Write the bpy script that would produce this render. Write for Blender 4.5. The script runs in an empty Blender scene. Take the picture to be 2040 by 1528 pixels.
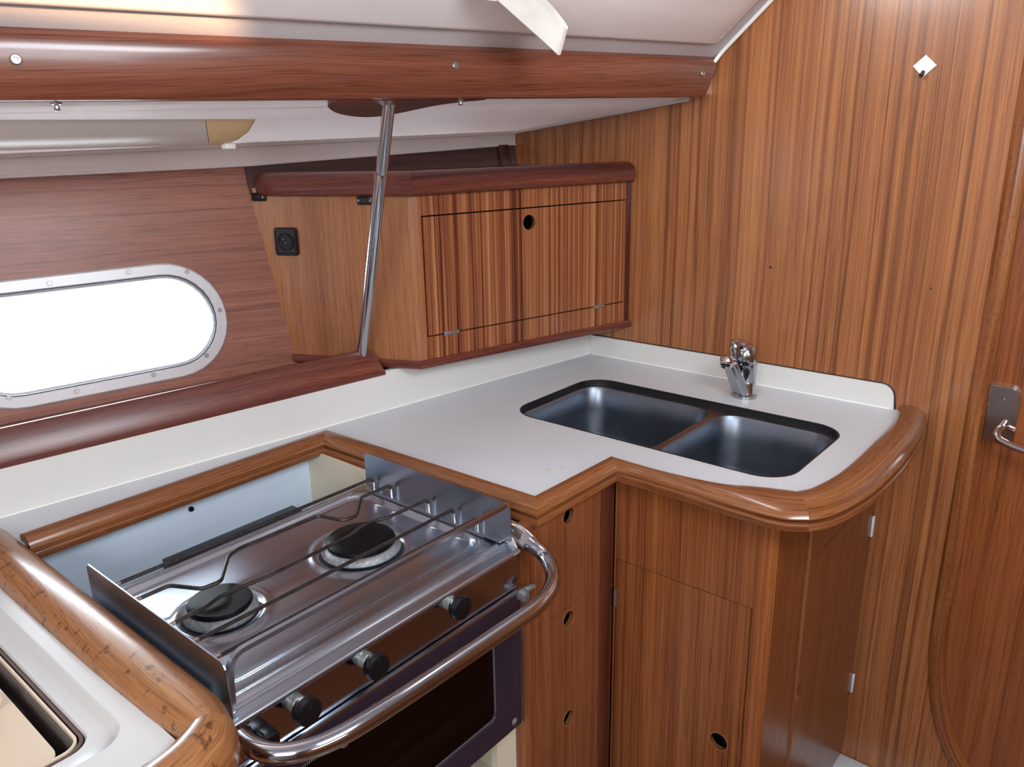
import bpy, bmesh, math, random
from mathutils import Vector, Matrix, noise
R = math.radians
random.seed(4)
SC = bpy.context.scene
COL = SC.collection

# ------------------------------------------------------------------ camera
cd = bpy.data.cameras.new('camera')
cam = bpy.data.objects.new('camera', cd)
COL.objects.link(cam)
yaw, pit, rol = R(40.4546), R(-17.2379), R(-1.1627)
fw = Vector((math.cos(yaw) * math.cos(pit), math.sin(yaw) * math.cos(pit), math.sin(pit)))
rt = Vector((math.sin(yaw), -math.cos(yaw), 0))
up = rt.cross(fw)
r2 = math.cos(rol) * rt + math.sin(rol) * up
u2 = -math.sin(rol) * rt + math.cos(rol) * up
cam.matrix_world = Matrix(((r2.x, u2.x, -fw.x, 0), (r2.y, u2.y, -fw.y, 0), (r2.z, u2.z, -fw.z, 1.45), (0, 0, 0, 1)))
cd.sensor_width = 36.0
cd.lens = 36.0 * 1580.0 / 2040.0
cd.clip_start = 0.02
SC.camera = cam

# ------------------------------------------------------------------ light
w = bpy.data.worlds.new('sky'); SC.world = w; w.use_nodes = True
bg = w.node_tree.nodes['Background']
bg.inputs[0].default_value = (0.90, 0.96, 1.0, 1); bg.inputs[1].default_value = 7.0

def area(name, loc, target, sx, sy, power, col):
    l = bpy.data.lights.new(name, 'AREA'); l.shape = 'RECTANGLE'; l.size = sx; l.size_y = sy
    l.energy = power; l.color = col
    o = bpy.data.objects.new(name, l); COL.objects.link(o)
    o.location = loc
    o.rotation_euler = (Vector(target) - Vector(loc)).to_track_quat('-Z', 'Y').to_euler()
    return o
area('companionway_daylight', (-0.95, -0.25, 1.72), (1.2, 0.6, 0.95), 0.8, 0.7, 21, (0.97, 0.97, 1.0))
area('deck_hatch_daylight', (0.55, -0.25, 1.86), (0.75, 0.55, 0.8), 0.55, 0.55, 16, (0.86, 0.93, 1.0))
area('coachroof_window_daylight', (1.12, 0.66, 1.80), (1.6, 0.40, 1.35), 0.42, 0.10, 2.4, (1.0, 0.97, 0.94))
area('porthole_daylight', (0.60, 1.66, 1.14), (0.75, 0.9, 0.90), 0.44, 0.17, 3.6, (0.78, 0.89, 1.0)).data.spread = R(115)
area('coachroof_fill', (0.35, -1.22, 1.55), (0.8, 1.0, 1.60), 1.2, 0.22, 6.5, (0.92, 0.96, 1.0))  # added fill lamp that lifts the coachroof panel and reflections
sl = area('warm_patch_strip', (0.10, 0.70, 1.640), (0.40, 1.04, 1.617), 0.40, 0.022, 0.20, (1.0, 0.62, 0.33)); sl.data.spread = R(7)  # added strip lamp out of view; its warm patch stands in for sunlit reflections

vs = SC.view_settings
vs.view_transform = 'Standard'; vs.look = 'None'; vs.gamma = 1.0; vs.use_curve_mapping = False
vs.exposure = 0.30
SC.cycles.use_denoising = True
SC.cycles.max_bounces = 10
SC.cycles.sample_clamp_indirect = 6.0

# ------------------------------------------------------------------ materials
def s2l(c):
    out = []
    for v in c:
        v /= 255.0
        out.append(v / 12.92 if v <= 0.04045 else ((v + 0.055) / 1.055) ** 2.4)
    return (*out, 1.0)

def base_mat(name):
    m = bpy.data.materials.new(name); m.use_nodes = True
    nt = m.node_tree; b = nt.nodes['Principled BSDF']
    return m, nt, b

def N(nt, t, **k):
    n = nt.nodes.new(t)
    for a, v in k.items(): setattr(n, a, v)
    return n

def plain(name, col, rough=0.5, metal=0.0, var=0.0, vscale=30, bump=0.0, bscale=200, coat=0.0, spec=0.5):
    m, nt, b = base_mat(name)
    b.inputs['Base Color'].default_value = s2l(col)
    b.inputs['Roughness'].default_value = rough
    b.inputs['Metallic'].default_value = metal
    b.inputs['Coat Weight'].default_value = coat
    b.inputs['Specular IOR Level'].default_value = spec
    tc = N(nt, 'ShaderNodeTexCoord')
    if var > 0:
        n = N(nt, 'ShaderNodeTexNoise'); n.inputs['Scale'].default_value = vscale; n.inputs['Detail'].default_value = 4
        nt.links.new(tc.outputs['Object'], n.inputs['Vector'])
        r = N(nt, 'ShaderNodeValToRGB')
        c = s2l(col)
        r.color_ramp.elements[0].position = 0.3; r.color_ramp.elements[1].position = 0.7
        r.color_ramp.elements[0].color = tuple(x * (1 - var) for x in c[:3]) + (1,)
        r.color_ramp.elements[1].color = tuple(min(1, x * (1 + var * 0.5)) for x in c[:3]) + (1,)
        nt.links.new(n.outputs['Fac'], r.inputs[0]); nt.links.new(r.outputs[0], b.inputs['Base Color'])
    if bump > 0:
        n = N(nt, 'ShaderNodeTexNoise'); n.inputs['Scale'].default_value = bscale; n.inputs['Detail'].default_value = 3
        nt.links.new(tc.outputs['Object'], n.inputs['Vector'])
        bu = N(nt, 'ShaderNodeBump'); bu.inputs['Strength'].default_value = bump; bu.inputs['Distance'].default_value = 0.001
        nt.links.new(n.outputs['Fac'], bu.inputs['Height']); nt.links.new(bu.outputs[0], b.inputs['Normal'])
    return m

def wood(name, cols, grain='Z', rot=(0, 0, 0), band=26, fine=170, along=0.8, rough=0.3, coat=0.35, contrast=1.0, wfine=0.35, distort=0.25, bump=0.12, seed=0.0, wear=0.0, lines=0.5, warp=0.006, lscale=40):
    """cols: four sRGB colours dark to light; the grain runs along the given axis (U = along the uv of a moulding)"""
    tn = (0.93, 0.92, 0.86) if 'mahog' in name else (1.0, 0.97, 0.97) if 'hull' in name else (0.94, 0.92, 0.80)
    cols = [tuple(a_ * t_ for a_, t_ in zip(c_, tn)) for c_ in cols]
    m, nt, b = base_mat(name)
    L = nt.links
    tc = N(nt, 'ShaderNodeTexCoord')
    mr = N(nt, 'ShaderNodeMapping'); mr.inputs['Rotation'].default_value = rot; mr.inputs['Location'].default_value = (seed, seed * 1.7, seed * 0.6)
    L.new(tc.outputs['UV' if grain == 'U' else 'Object'], mr.inputs['Vector'])
    wn_ = N(nt, 'ShaderNodeTexNoise'); wn_.inputs['Scale'].default_value = 1.3; wn_.inputs['Detail'].default_value = 1
    L.new(mr.outputs[0], wn_.inputs['Vector'])
    wa_ = N(nt, 'ShaderNodeVectorMath', operation='MULTIPLY_ADD'); wa_.inputs[1].default_value = (warp * 4,) * 3
    L.new(wn_.outputs['Color'], wa_.inputs[0]); L.new(mr.outputs[0], wa_.inputs[2])
    def layer(cross, al, detail, dist):
        mp = N(nt, 'ShaderNodeMapping')
        s = {'X': (al, cross, cross), 'Y': (cross, al, cross), 'Z': (cross, cross, al), 'U': (al, cross, 1)}[grain]
        mp.inputs['Scale'].default_value = s
        L.new(wa_.outputs[0], mp.inputs['Vector'])
        n = N(nt, 'ShaderNodeTexNoise'); n.inputs['Scale'].default_value = 1.0
        n.inputs['Detail'].default_value = detail; n.inputs['Distortion'].default_value = dist; n.inputs['Roughness'].default_value = 0.55
        L.new(mp.outputs[0], n.inputs['Vector'])
        return n.outputs['Fac']
    a = layer(band, along, 4, distort)
    f = layer(fine, along * 1.6, 3, 0.0)
    p = layer(fine * 5.5, along * 45, 1, 0)
    def math_(op, x, y):
        n = N(nt, 'ShaderNodeMath', operation=op)
        for i, v in enumerate((x, y)):
            if isinstance(v, (int, float)): n.inputs[i].default_value = v
            else: L.new(v, n.inputs[i])
        return n.outputs[0]
    wa = 0.9 - wfine
    s = math_('ADD', math_('MULTIPLY', a, wa), math_('ADD', math_('MULTIPLY', f, wfine), math_('MULTIPLY', p, 0.10)))
    s = math_('ADD', math_('MULTIPLY', math_('SUBTRACT', s, 0.5), 2.1 * contrast), 0.5)
    r = N(nt, 'ShaderNodeValToRGB')
    e = r.color_ramp.elements
    e[0].position = 0.12; e[0].color = s2l(cols[0])
    e[1].position = 0.88; e[1].color = s2l(cols[3])
    x = e.new(0.36); x.color = s2l(cols[1]); x = e.new(0.62); x.color = s2l(cols[2])
    L.new(s, r.inputs[0])
    col = r.outputs[0]
    # thin dark growth lines running with the grain
    gl_ = layer(lscale, along * 0.35, 2, 0.0)
    ab = math_('ABSOLUTE', math_('SUBTRACT', gl_, 0.5), 0)
    lr = N(nt, 'ShaderNodeValToRGB'); lr.color_ramp.elements[0].position = 0.0; lr.color_ramp.elements[1].position = 0.035
    lr.color_ramp.elements[0].color = (0.46, 0.38, 0.34, 1); lr.color_ramp.elements[1].color = (1, 1, 1, 1)
    L.new(ab, lr.inputs[0])
    m3 = N(nt, 'ShaderNodeMix', data_type='RGBA', blend_type='MULTIPLY'); m3.inputs[0].default_value = lines
    L.new(col, m3.inputs[6]); L.new(lr.outputs[0], m3.inputs[7]); col = m3.outputs[2]
    # open pores: short dark flecks
    mul = N(nt, 'ShaderNodeMix', data_type='RGBA', blend_type='MULTIPLY')
    pr = N(nt, 'ShaderNodeValToRGB'); pr.color_ramp.elements[0].position = 0.30; pr.color_ramp.elements[1].position = 0.48
    pr.color_ramp.elements[0].color = (0.42, 0.36, 0.34, 1); pr.color_ramp.elements[1].color = (1, 1, 1, 1)
    L.new(p, pr.inputs[0]); mul.inputs[0].default_value = 0.7
    L.new(col, mul.inputs[6]); L.new(pr.outputs[0], mul.inputs[7])
    col = mul.outputs[2]
    if wear > 0:
        wn = N(nt, 'ShaderNodeTexNoise'); wn.inputs['Scale'].default_value = 55; wn.inputs['Detail'].default_value = 6; wn.inputs['Roughness'].default_value = 0.7
        L.new(tc.outputs['Object'], wn.inputs['Vector'])
        wr = N(nt, 'ShaderNodeValToRGB'); wr.color_ramp.elements[0].position = 0.36 if wear > 0.5 else 0.30; wr.color_ramp.elements[1].position = 0.43 if wear > 0.5 else 0.40
        wr.color_ramp.elements[0].color = (0.22, 0.16, 0.15, 1); wr.color_ramp.elements[1].color = (1, 1, 1, 1)
        L.new(wn.outputs['Fac'], wr.inputs[0])
        m2 = N(nt, 'ShaderNodeMix', data_type='RGBA', blend_type='MULTIPLY'); m2.inputs[0].default_value = wear
        L.new(col, m2.inputs[6]); L.new(wr.outputs[0], m2.inputs[7]); col = m2.outputs[2]
    L.new(col, b.inputs['Base Color'])
    b.inputs['Roughness'].default_value = rough
    b.inputs['Coat Weight'].default_value = coat; b.inputs['Coat Roughness'].default_value = max(0.06, rough * 0.55)
    bu = N(nt, 'ShaderNodeBump'); bu.inputs['Strength'].default_value = bump; bu.inputs['Distance'].default_value = 0.0006
    L.new(math_('ADD', f, p), bu.inputs['Height']); L.new(bu.outputs[0], b.inputs['Normal'])
    return m

def steel(name, col=(196, 198, 202), rough=0.2, brush=None, bs=0.10, metal=1.0, even=False):
    m, nt, b = base_mat(name); L = nt.links
    b.inputs['Base Color'].default_value = s2l(col); b.inputs['Metallic'].default_value = metal
    tc = N(nt, 'ShaderNodeTexCoord')
    n = N(nt, 'ShaderNodeTexNoise'); n.inputs['Scale'].default_value = 14; n.inputs['Detail'].default_value = 6
    L.new(tc.outputs['Object'], n.inputs['Vector'])
    mr = N(nt, 'ShaderNodeMapRange'); mr.inputs['From Min'].default_value = 0.3; mr.inputs['From Max'].default_value = 0.7
    mr.inputs['To Min'].default_value = rough * 0.85; mr.inputs['To Max'].default_value = rough * 1.2
    b.inputs['Roughness'].default_value = rough
    if not even: L.new(n.outputs['Fac'], mr.inputs['Value']); L.new(mr.outputs[0], b.inputs['Roughness'])
    if brush:
        mp = N(nt, 'ShaderNodeMapping'); mp.inputs['Scale'].default_value = brush
        L.new(tc.outputs['Object'], mp.inputs['Vector'])
        n2 = N(nt, 'ShaderNodeTexNoise'); n2.inputs['Scale'].default_value = 1; n2.inputs['Detail'].default_value = 4
        L.new(mp.outputs[0], n2.inputs['Vector'])
        bu = N(nt, 'ShaderNodeBump'); bu.inputs['Strength'].default_value = bs; bu.inputs['Distance'].default_value = 0.0004
        L.new(n2.outputs['Fac'], bu.inputs['Height']); L.new(bu.outputs[0], b.inputs['Normal'])
    return m

M = {}
TEAK = [(112, 64, 42), (152, 94, 62), (178, 116, 78), (198, 138, 98)]
M['bulkhead'] = wood('bulkhead_teak', TEAK, 'Z', band=24, fine=170, along=0.10, rough=0.36, coat=0.45, wfine=0.50, contrast=0.85, seed=0.7, lines=0.85, lscale=22, warp=0.005)
M['door'] = wood('door_teak', [(104, 54, 30), (138, 76, 42), (158, 92, 54), (176, 112, 70)], 'Z', band=11, fine=120, along=0.12, rough=0.34, coat=0.4, contrast=0.85, seed=3.1, lines=0.6, lscale=22, warp=0.005)
M['cab'] = wood('cabinet_teak', [(98, 52, 32), (130, 74, 44), (156, 94, 58), (180, 116, 74)], 'Z', band=17, fine=150, along=0.12, rough=0.33, coat=0.4, contrast=1.15, seed=1.9, lines=0.6, lscale=34)
M['drawer'] = wood('drawer_teak', [(104, 60, 42), (132, 78, 54), (152, 94, 66), (170, 112, 80)], 'Z', band=24, fine=150, along=0.12, rough=0.3, coat=0.35, contrast=0.8, seed=5.4, lines=0.5, lscale=34)
M['side'] = wood('side_teak', [(100, 56, 34), (126, 72, 42), (142, 84, 52), (160, 100, 64)], 'Z', band=16, fine=150, along=0.25, rough=0.32, coat=0.3, contrast=0.7, seed=2.2)
M['zebra'] = wood('striped_teak', [(78, 32, 24), (128, 68, 46), (168, 106, 76), (198, 142, 108)], 'Z', band=105, fine=360, along=0.10, rough=0.36, coat=0.3, contrast=1.45, wfine=0.45, distort=0.0, seed=6.3, lines=0.85, lscale=120, warp=0.002)
M['satin'] = wood('satin_teak', [(132, 80, 54), (158, 100, 68), (176, 118, 84), (194, 138, 104)], 'Z', band=20, fine=210, along=0.3, rough=0.38, coat=0.4, contrast=0.75, seed=4.4, lines=0.3)
M['hull'] = wood('hull_veneer', [(112, 70, 58), (138, 88, 72), (154, 102, 84), (168, 118, 98)], 'X', rot=(0, R(-1.5), R(9)), band=34, fine=220, along=0.22, rough=0.45, coat=0.2, contrast=0.85, seed=9.2, lines=0.45, lscale=60)
M['mahog'] = wood('mahogany', [(84, 42, 36), (112, 62, 50), (132, 78, 62), (152, 98, 80)], 'U', band=26, fine=120, along=0.22, rough=0.26, coat=0.5, contrast=0.85, distort=0.0, bump=0.03, seed=1.3, lines=0.4, lscale=26, warp=0.02)
M['mahog2'] = wood('mahogany_dark', [(70, 30, 28), (98, 46, 40), (118, 60, 50), (140, 80, 64)], 'U', band=50, fine=140, along=0.5, rough=0.34, coat=0.2, contrast=1.2, distort=0.0, bump=0.03, seed=2.7, lines=0.5, lscale=50, warp=0.02)
M['mahog_post'] = wood('mahogany_post', [(56, 24, 20), (80, 36, 28), (98, 48, 36), (116, 62, 46)], 'Z', band=40, fine=140, along=0.4, rough=0.28, coat=0.4, seed=2.0)
M['rail'] = wood('rail_teak', [(92, 52, 34), (126, 76, 48), (150, 96, 64), (172, 118, 84)], 'U', band=50, fine=220, along=0.6, rough=0.27, coat=0.5, contrast=0.95, distort=0.05, bump=0.05, seed=0.4, wear=0.1, lines=0.4, lscale=60, warp=0.01)
M['rail_worn'] = wood('rail_teak_worn', [(112, 70, 46), (150, 98, 64), (172, 120, 82), (190, 144, 106)], 'U', band=30, fine=170, along=0.5, rough=0.36, coat=0.35, contrast=0.8, distort=0.1, bump=0.08, seed=7.7, wear=0.8, lines=0.3, lscale=30, warp=0.02)
M['mahog_back'] = wood('mahogany_back', [(50, 24, 24), (66, 34, 32), (78, 42, 38), (92, 52, 46)], 'X', rot=(0, 0, R(9)), band=30, fine=140, along=0.5, rough=0.35, seed=5)
M['floor'] = wood('floor_teak', [(70, 34, 20), (100, 56, 34), (124, 74, 46), (140, 90, 58)], 'X', band=30, fine=160, along=0.6, rough=0.4, seed=7)
M['laminate'] = plain('white_laminate', (202, 206, 211), 0.34, var=0.03, vscale=6, bump=0.05, bscale=500)
M['splash'] = plain('cream_laminate', (214, 213, 210), 0.38, var=0.02, vscale=6)
M['gelcoat'] = plain('cream_gelcoat', (206, 207, 206), 0.30, var=0.02, vscale=5)
M['gel_in'] = plain('buff_gelcoat', (214, 196, 172), 0.36, var=0.03, vscale=5)
M['well'] = plain('painted_well', (196, 211, 226), 0.4, var=0.04, vscale=5)
M['well_cream'] = plain('painted_well_cream', (214, 206, 184), 0.5, var=0.03, vscale=5)
M['vinyl'] = plain('white_vinyl', (190, 182, 182), 0.42, var=0.02, vscale=4, bump=0.08, bscale=700)
M['vinyl_gloss'] = plain('white_panel', (236, 228, 226), 0.22, var=0.03, vscale=3, coat=0.3)
M['lining'] = plain('lining_plastic', (206, 196, 192), 0.35)
M['fabric'] = plain('white_webbing', (232, 228, 220), 0.9, var=0.05, vscale=60, bump=0.6, bscale=1500)
M['black'] = plain('black_plastic', (14, 15, 18), 0.3)
M['rubber'] = plain('black_rubber', (16, 17, 22), 0.5)
M['enamel'] = plain('black_enamel', (9, 9, 11), 0.40, spec=0.16)
M['knob'] = plain('black_bakelite', (14, 14, 18), 0.28, var=0.2, vscale=200)
M['beige'] = plain('beige_plastic', (214, 184, 140), 0.4)
M['diffuser'] = plain('frosted_diffuser', (200, 190, 182), 0.32)
M['alu'] = plain('satin_aluminium', (206, 206, 208), 0.42, metal=0.35, var=0.02, vscale=20)
M['screw'] = plain('steel_screw', (170, 166, 164), 0.35, metal=0.9)
M['white'] = plain('white_plastic', (240, 240, 236), 0.35)
M['sill'] = plain('pale_sill', (206, 214, 218), 0.4)
M['dark'] = plain('dark_interior', (18, 14, 12), 0.8)
M['steel'] = steel('stove_steel', (184, 192, 205), 0.24, even=True)
M['steel_front'] = steel('front_steel', (178, 182, 194), 0.13, even=True)
M['steel_plate'] = steel('plate_steel', (180, 188, 200), 0.27, even=True)
M['sink'] = steel('sink_steel', (126, 134, 146), 0.36, (300, 300, 8), 0.03)
M['sink_rim'] = steel('sink_rim', (140, 132, 132), 0.35)
M['chrome'] = steel('chrome', (214, 210, 210), 0.07)
M['tap'] = steel('tap_chrome', (176, 180, 186), 0.14)
M['polished'] = steel('polished_tube', (196, 204, 216), 0.10, even=True)
M['pole'] = steel('pole_steel', (200, 202, 206), 0.15, even=True)
M['wire'] = plain('burnt_wire', (66, 58, 56), 0.4, metal=0.7, var=0.5, vscale=90)
M['wire_end'] = steel('wire_ends', (190, 182, 178), 0.2)
M['cast'] = plain('cast_alloy', (150, 152, 156), 0.55, metal=0.5, var=0.35, vscale=220, bump=0.4, bscale=600)
M['stem'] = plain('knob_stem', (150, 154, 146), 0.4, metal=0.5, var=0.1, vscale=100)

def glass_mat(name, tint, alpha_mix, rough=0.02):
    m, nt, b = base_mat(name); L = nt.links
    nt.nodes.remove(b)
    out = [n for n in nt.nodes if n.type == 'OUTPUT_MATERIAL'][0]
    t = N(nt, 'ShaderNodeBsdfTransparent'); t.inputs[0].default_value = tint
    g = N(nt, 'ShaderNodeBsdfGlossy'); g.inputs['Roughness'].default_value = rough; g.inputs[0].default_value = (0.9, 0.9, 0.95, 1)
    fr = N(nt, 'ShaderNodeFresnel'); fr.inputs[0].default_value = 1.5
    mx = N(nt, 'ShaderNodeMixShader')
    L.new(fr.outputs[0], mx.inputs[0]); L.new(t.outputs[0], mx.inputs[1]); L.new(g.outputs[0], mx.inputs[2])
    L.new(mx.outputs[0], out.inputs[0])
    return m
M['glass'] = glass_mat('clear_glass', (0.97, 0.99, 0.99, 1), 0)
M['oven_glass'] = glass_mat('smoked_glass', (0.30, 0.27, 0.28, 1), 0)

# ------------------------------------------------------------------ mesh helpers
BASE = {}

def finish(name, bm, mat, parent=None, base=None, smooth=True, angle=38, recalc=True):
    if recalc: bmesh.ops.recalc_face_normals(bm, faces=bm.faces)
    b = BASE[parent] if parent is not None else Vector(base if base is not None else (0, 0, 0))
    bmesh.ops.translate(bm, verts=bm.verts, vec=-b)
    me = bpy.data.meshes.new(name); bm.to_mesh(me); bm.free()
    if mat is not None: me.materials.append(mat)
    if smooth:
        for p in me.polygons: p.use_smooth = True
        me.set_sharp_from_angle(angle=R(angle))
    o = bpy.data.objects.new(name, me); COL.objects.link(o)
    if parent is not None: o.parent = parent
    else: o.location = b
    BASE[o] = b
    return o

def thing(name, label, cat, base, group=None):
    o = bpy.data.objects.new(name, None); COL.objects.link(o); o.location = base; o.empty_display_size = 0.05
    o['label'] = label; o['category'] = cat
    if group: o['group'] = group
    BASE[o] = Vector(base)
    return o

def tag(o, label, cat, group=None):
    o['label'] = label; o['category'] = cat
    if group: o['group'] = group
    return o

def struct(o, label=None):
    o['kind'] = 'structure'
    if label: o['label'] = label
    return o

def nb(): 
    bm = bmesh.new(); bm.loops.layers.uv.new('UVMap'); return bm

def box(bm, lo, hi, bev=0.0, seg=2):
    lo, hi = Vector(lo), Vector(hi)
    c = (lo + hi) / 2; s = hi - lo
    t = bmesh.new()
    bmesh.ops.create_cube(t, size=1.0)
    for v in t.verts: v.co = Vector((v.co.x * s.x, v.co.y * s.y, v.co.z * s.z)) + c
    if bev > 0: bmesh.ops.bevel(t, geom=list(t.edges), offset=bev, segments=seg, affect='EDGES', profile=0.5)
    merge(bm, t)

def merge(bm, t, mat=None):
    if mat is not None: bmesh.ops.transform(t, matrix=mat, verts=t.verts)
    mp = {}
    for v in t.verts: mp[v] = bm.verts.new(v.co)
    for f in t.faces:
        try: bm.faces.new([mp[v] for v in f.verts])
        except ValueError: pass
    t.free()

def frame_box(bm, O, U, V, W, u, v, w_, bev=0.0, seg=2):
    """box spanned in the frame O + U,V,W over ranges u, v, w_"""
    t = bmesh.new(); bmesh.ops.create_cube(t, size=1.0)
    for q in t.verts:
        q.co = Vector((u[0] + (q.co.x + .5) * (u[1] - u[0]), v[0] + (q.co.y + .5) * (v[1] - v[0]), w_[0] + (q.co.z + .5) * (w_[1] - w_[0])))
    if bev > 0: bmesh.ops.bevel(t, geom=list(t.edges), offset=bev, segments=seg, affect='EDGES', profile=0.5)
    O, U, V, W = map(Vector, (O, U, V, W))
    for q in t.verts: q.co = O + U * q.co.x + V * q.co.y + W * q.co.z
    merge(bm, t)

def panel(bm, outer, holes, O, U, V, Nn, t, bev=0.0):
    """flat board with holes; front face on the plane O+uU+vV, thickness t away from Nn"""
    O, U, V, Nn = map(Vector, (O, U, V, Nn))
    tb = bmesh.new(); loops = []
    for lp in [outer] + list(holes):
        vs_ = [tb.verts.new(O + U * a + V * b) for a, b in lp]
        loops.append(vs_)
        for i in range(len(vs_)): tb.edges.new((vs_[i], vs_[(i + 1) % len(vs_)]))
    bmesh.ops.triangle_fill(tb, edges=list(tb.edges), use_beauty=True, use_dissolve=False)
    bmesh.ops.recalc_face_normals(tb, faces=tb.faces)
    tb.faces.ensure_lookup_table()
    if tb.faces[0].normal.dot(Nn) < 0: bmesh.ops.reverse_faces(tb, faces=tb.faces)
    front = list(tb.faces)
    cp = {v: tb.verts.new(v.co - Nn * t) for v in list(tb.verts)}
    for f in front: tb.faces.new([cp[v] for v in reversed(f.verts)])
    for lp in loops:
        for i in range(len(lp)):
            a, b = lp[i], lp[(i + 1) % len(lp)]
            tb.faces.new((a, b, cp[b], cp[a]))
    bmesh.ops.recalc_face_normals(tb, faces=tb.faces)
    if bev > 0:
        es = [e for e in tb.edges if e.calc_face_angle(0) > 0.9]
        bmesh.ops.bevel(tb, geom=es, offset=bev, segments=2, affect='EDGES', profile=0.5, clamp_overlap=True)
    merge(bm, tb)

def rrect(x0, y0, x1, y1, r, n=6):
    pts = []
    for cx, cy, a0 in ((x1 - r, y1 - r, 0), (x0 + r, y1 - r, 90), (x0 + r, y0 + r, 180), (x1 - r, y0 + r, 270)):
        for i in range(n + 1):
            a = R(a0 + 90 * i / n); pts.append((cx + r * math.cos(a), cy + r * math.sin(a)))
    return pts

def circ(cx, cy, r, n=24):
    return [(cx + r * math.cos(2 * math.pi * i / n), cy + r * math.sin(2 * math.pi * i / n)) for i in range(n)]

def skin(bm, rings, closed=True, caps=True, uv=None, loop=False):
    """rings: list of rings of points; uv gives (u per ring, v per point)"""
    L = [[bm.verts.new(p) for p in r] for r in rings]
    ul = bm.loops.layers.uv.active
    n = len(L[0]); cnt = len(L)
    for i in range(cnt if loop else cnt - 1):
        A, B = L[i], L[(i + 1) % cnt]
        for j in range(n if closed else n - 1):
            k = (j + 1) % n
            try: f = bm.faces.new((A[j], A[k], B[k], B[j]))
            except ValueError: continue
            if uv and ul:
                vj, vk = uv[1][j], uv[1][j + 1] if j + 1 < len(uv[1]) else uv[1][j]
                for lo_, c in zip(f.loops, ((uv[0][i], vj), (uv[0][i], vk), (uv[0][(i + 1) % cnt], vk), (uv[0][(i + 1) % cnt], vj))): lo_[ul].uv = c
    if caps and closed and not loop:
        for r_, side in ((L[0], 0), (L[-1], -1)):
            try:
                f = bm.faces.new(r_)
                if uv and ul:
                    for lo_ in f.loops: lo_[ul].uv = (lo_.vert.co.x * 0.3, lo_.vert.co.z + lo_.vert.co.y)
            except ValueError: pass

def catmull(P, n=6):
    P = [Vector(p) for p in P]; out = []
    for i in range(len(P) - 1):
        p0 = P[i - 1] if i > 0 else P[i] * 2 - P[i + 1]
        p1, p2 = P[i], P[i + 1]
        p3 = P[i + 2] if i + 2 < len(P) else P[i + 1] * 2 - P[i]
        for k in range(n):
            t = k / n
            out.append(0.5 * ((2 * p1) + (-p0 + p2) * t + (2 * p0 - 5 * p1 + 4 * p2 - p3) * t * t + (-p0 + 3 * p1 - 3 * p2 + p3) * t ** 3))
    out.append(P[-1]); return out

def round_path(P, r, n=6):
    """polyline with rounded corners of radius about r"""
    P = [Vector(p) for p in P]; out = [P[0]]
    for i in range(1, len(P) - 1):
        a, b, c = P[i - 1], P[i], P[i + 1]
        d1 = (a - b); d2 = (c - b)
        k = min(r, d1.length * 0.48, d2.length * 0.48)
        s, e = b + d1.normalized() * k, b + d2.normalized() * k
        for j in range(n + 1):
            t = j / n; out.append((1 - t) ** 2 * s + 2 * t * (1 - t) * b + t * t * e)
    out.append(P[-1]); return out

def tube(bm, P, r, seg=14, caps=True, sx=1.0):
    P = [Vector(p) for p in P]
    T = []
    for i in range(len(P)):
        a = P[max(0, i - 1)]; b = P[min(len(P) - 1, i + 1)]; T.append((b - a).normalized())
    nrm = T[0].orthogonal().normalized(); rings = []; u = []; acc = 0
    for i, p in enumerate(P):
        if i: 
            q = T[i - 1].rotation_difference(T[i]); nrm = (q @ nrm).normalized(); acc += (P[i] - P[i - 1]).length
        bi = T[i].cross(nrm)
        rr = r[i] if isinstance(r, (list, tuple)) else r
        rings.append([p + nrm * rr * math.cos(2 * math.pi * k / seg) + bi * rr * sx * math.sin(2 * math.pi * k / seg) for k in range(seg)])
        u.append(acc)
    skin(bm, rings, caps=caps, uv=(u, [k * 0.01 for k in range(seg + 1)]))

def lathe(bm, prof, O, axis=(0, 0, 1), seg=28):
    """prof: (radius, height) pairs along the axis from O"""
    O = Vector(O); A = Vector(axis).normalized(); X = A.orthogonal().normalized(); Y = A.cross(X)
    rings = [[O + A * h + (X * math.cos(2 * math.pi * k / seg) + Y * math.sin(2 * math.pi * k / seg)) * max(r, 1e-5) for k in range(seg)] for r, h in prof]
    skin(bm, rings)

def moulding(bm, inner, outer, prof, z0=0.0):
    """loft between two plan curves; prof: (t across, z) closed section"""
    inner = [Vector((*p, z0)) if len(p) == 2 else Vector(p) for p in inner]
    outer = [Vector((*p, z0)) if len(p) == 2 else Vector(p) for p in outer]
    rings = []; u = [0]
    for i, (a, b) in enumerate(zip(inner, outer)):
        rings.append([a.lerp(b, t) + Vector((0, 0, z)) for t, z in prof])
        if i: u.append(u[-1] + ((inner[i] + outer[i]) / 2 - (inner[i - 1] + outer[i - 1]) / 2).length)
    w0 = (inner[0] - outer[0]).length
    v = [0]
    for j in range(1, len(prof) + 1):
        p, q = prof[j - 1], prof[j % len(prof)]
        v.append(v[-1] + math.hypot((q[0] - p[0]) * w0, q[1] - p[1]))
    skin(bm, rings, uv=(u, v))

def slab(bm, quad, t, sub=1):
    """quad with thickness t on the side away from its normal"""
    q = [Vector(p) for p in quad]
    n = (q[1] - q[0]).cross(q[3] - q[0]).normalized()
    a = [bm.verts.new(p) for p in q]; b = [bm.verts.new(p - n * t) for p in q]
    bm.faces.new(a); bm.faces.new(list(reversed(b)))
    for i in range(4): bm.faces.new((a[i], b[i], b[(i + 1) % 4], a[(i + 1) % 4]))

def screw_at(name, P, nrm, r, parent, mat=None, h=0.0012):
    bm = nb(); A = Vector(nrm).normalized()
    lathe(bm, [(0.0, h * 0.45), (r * 0.30, h * 0.45), (r * 0.34, h), (r * 0.85, h), (r, h * 0.5), (r, -0.001)], P, A, 16)
    return finish(name, bm, mat or M['screw'], parent)

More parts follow.
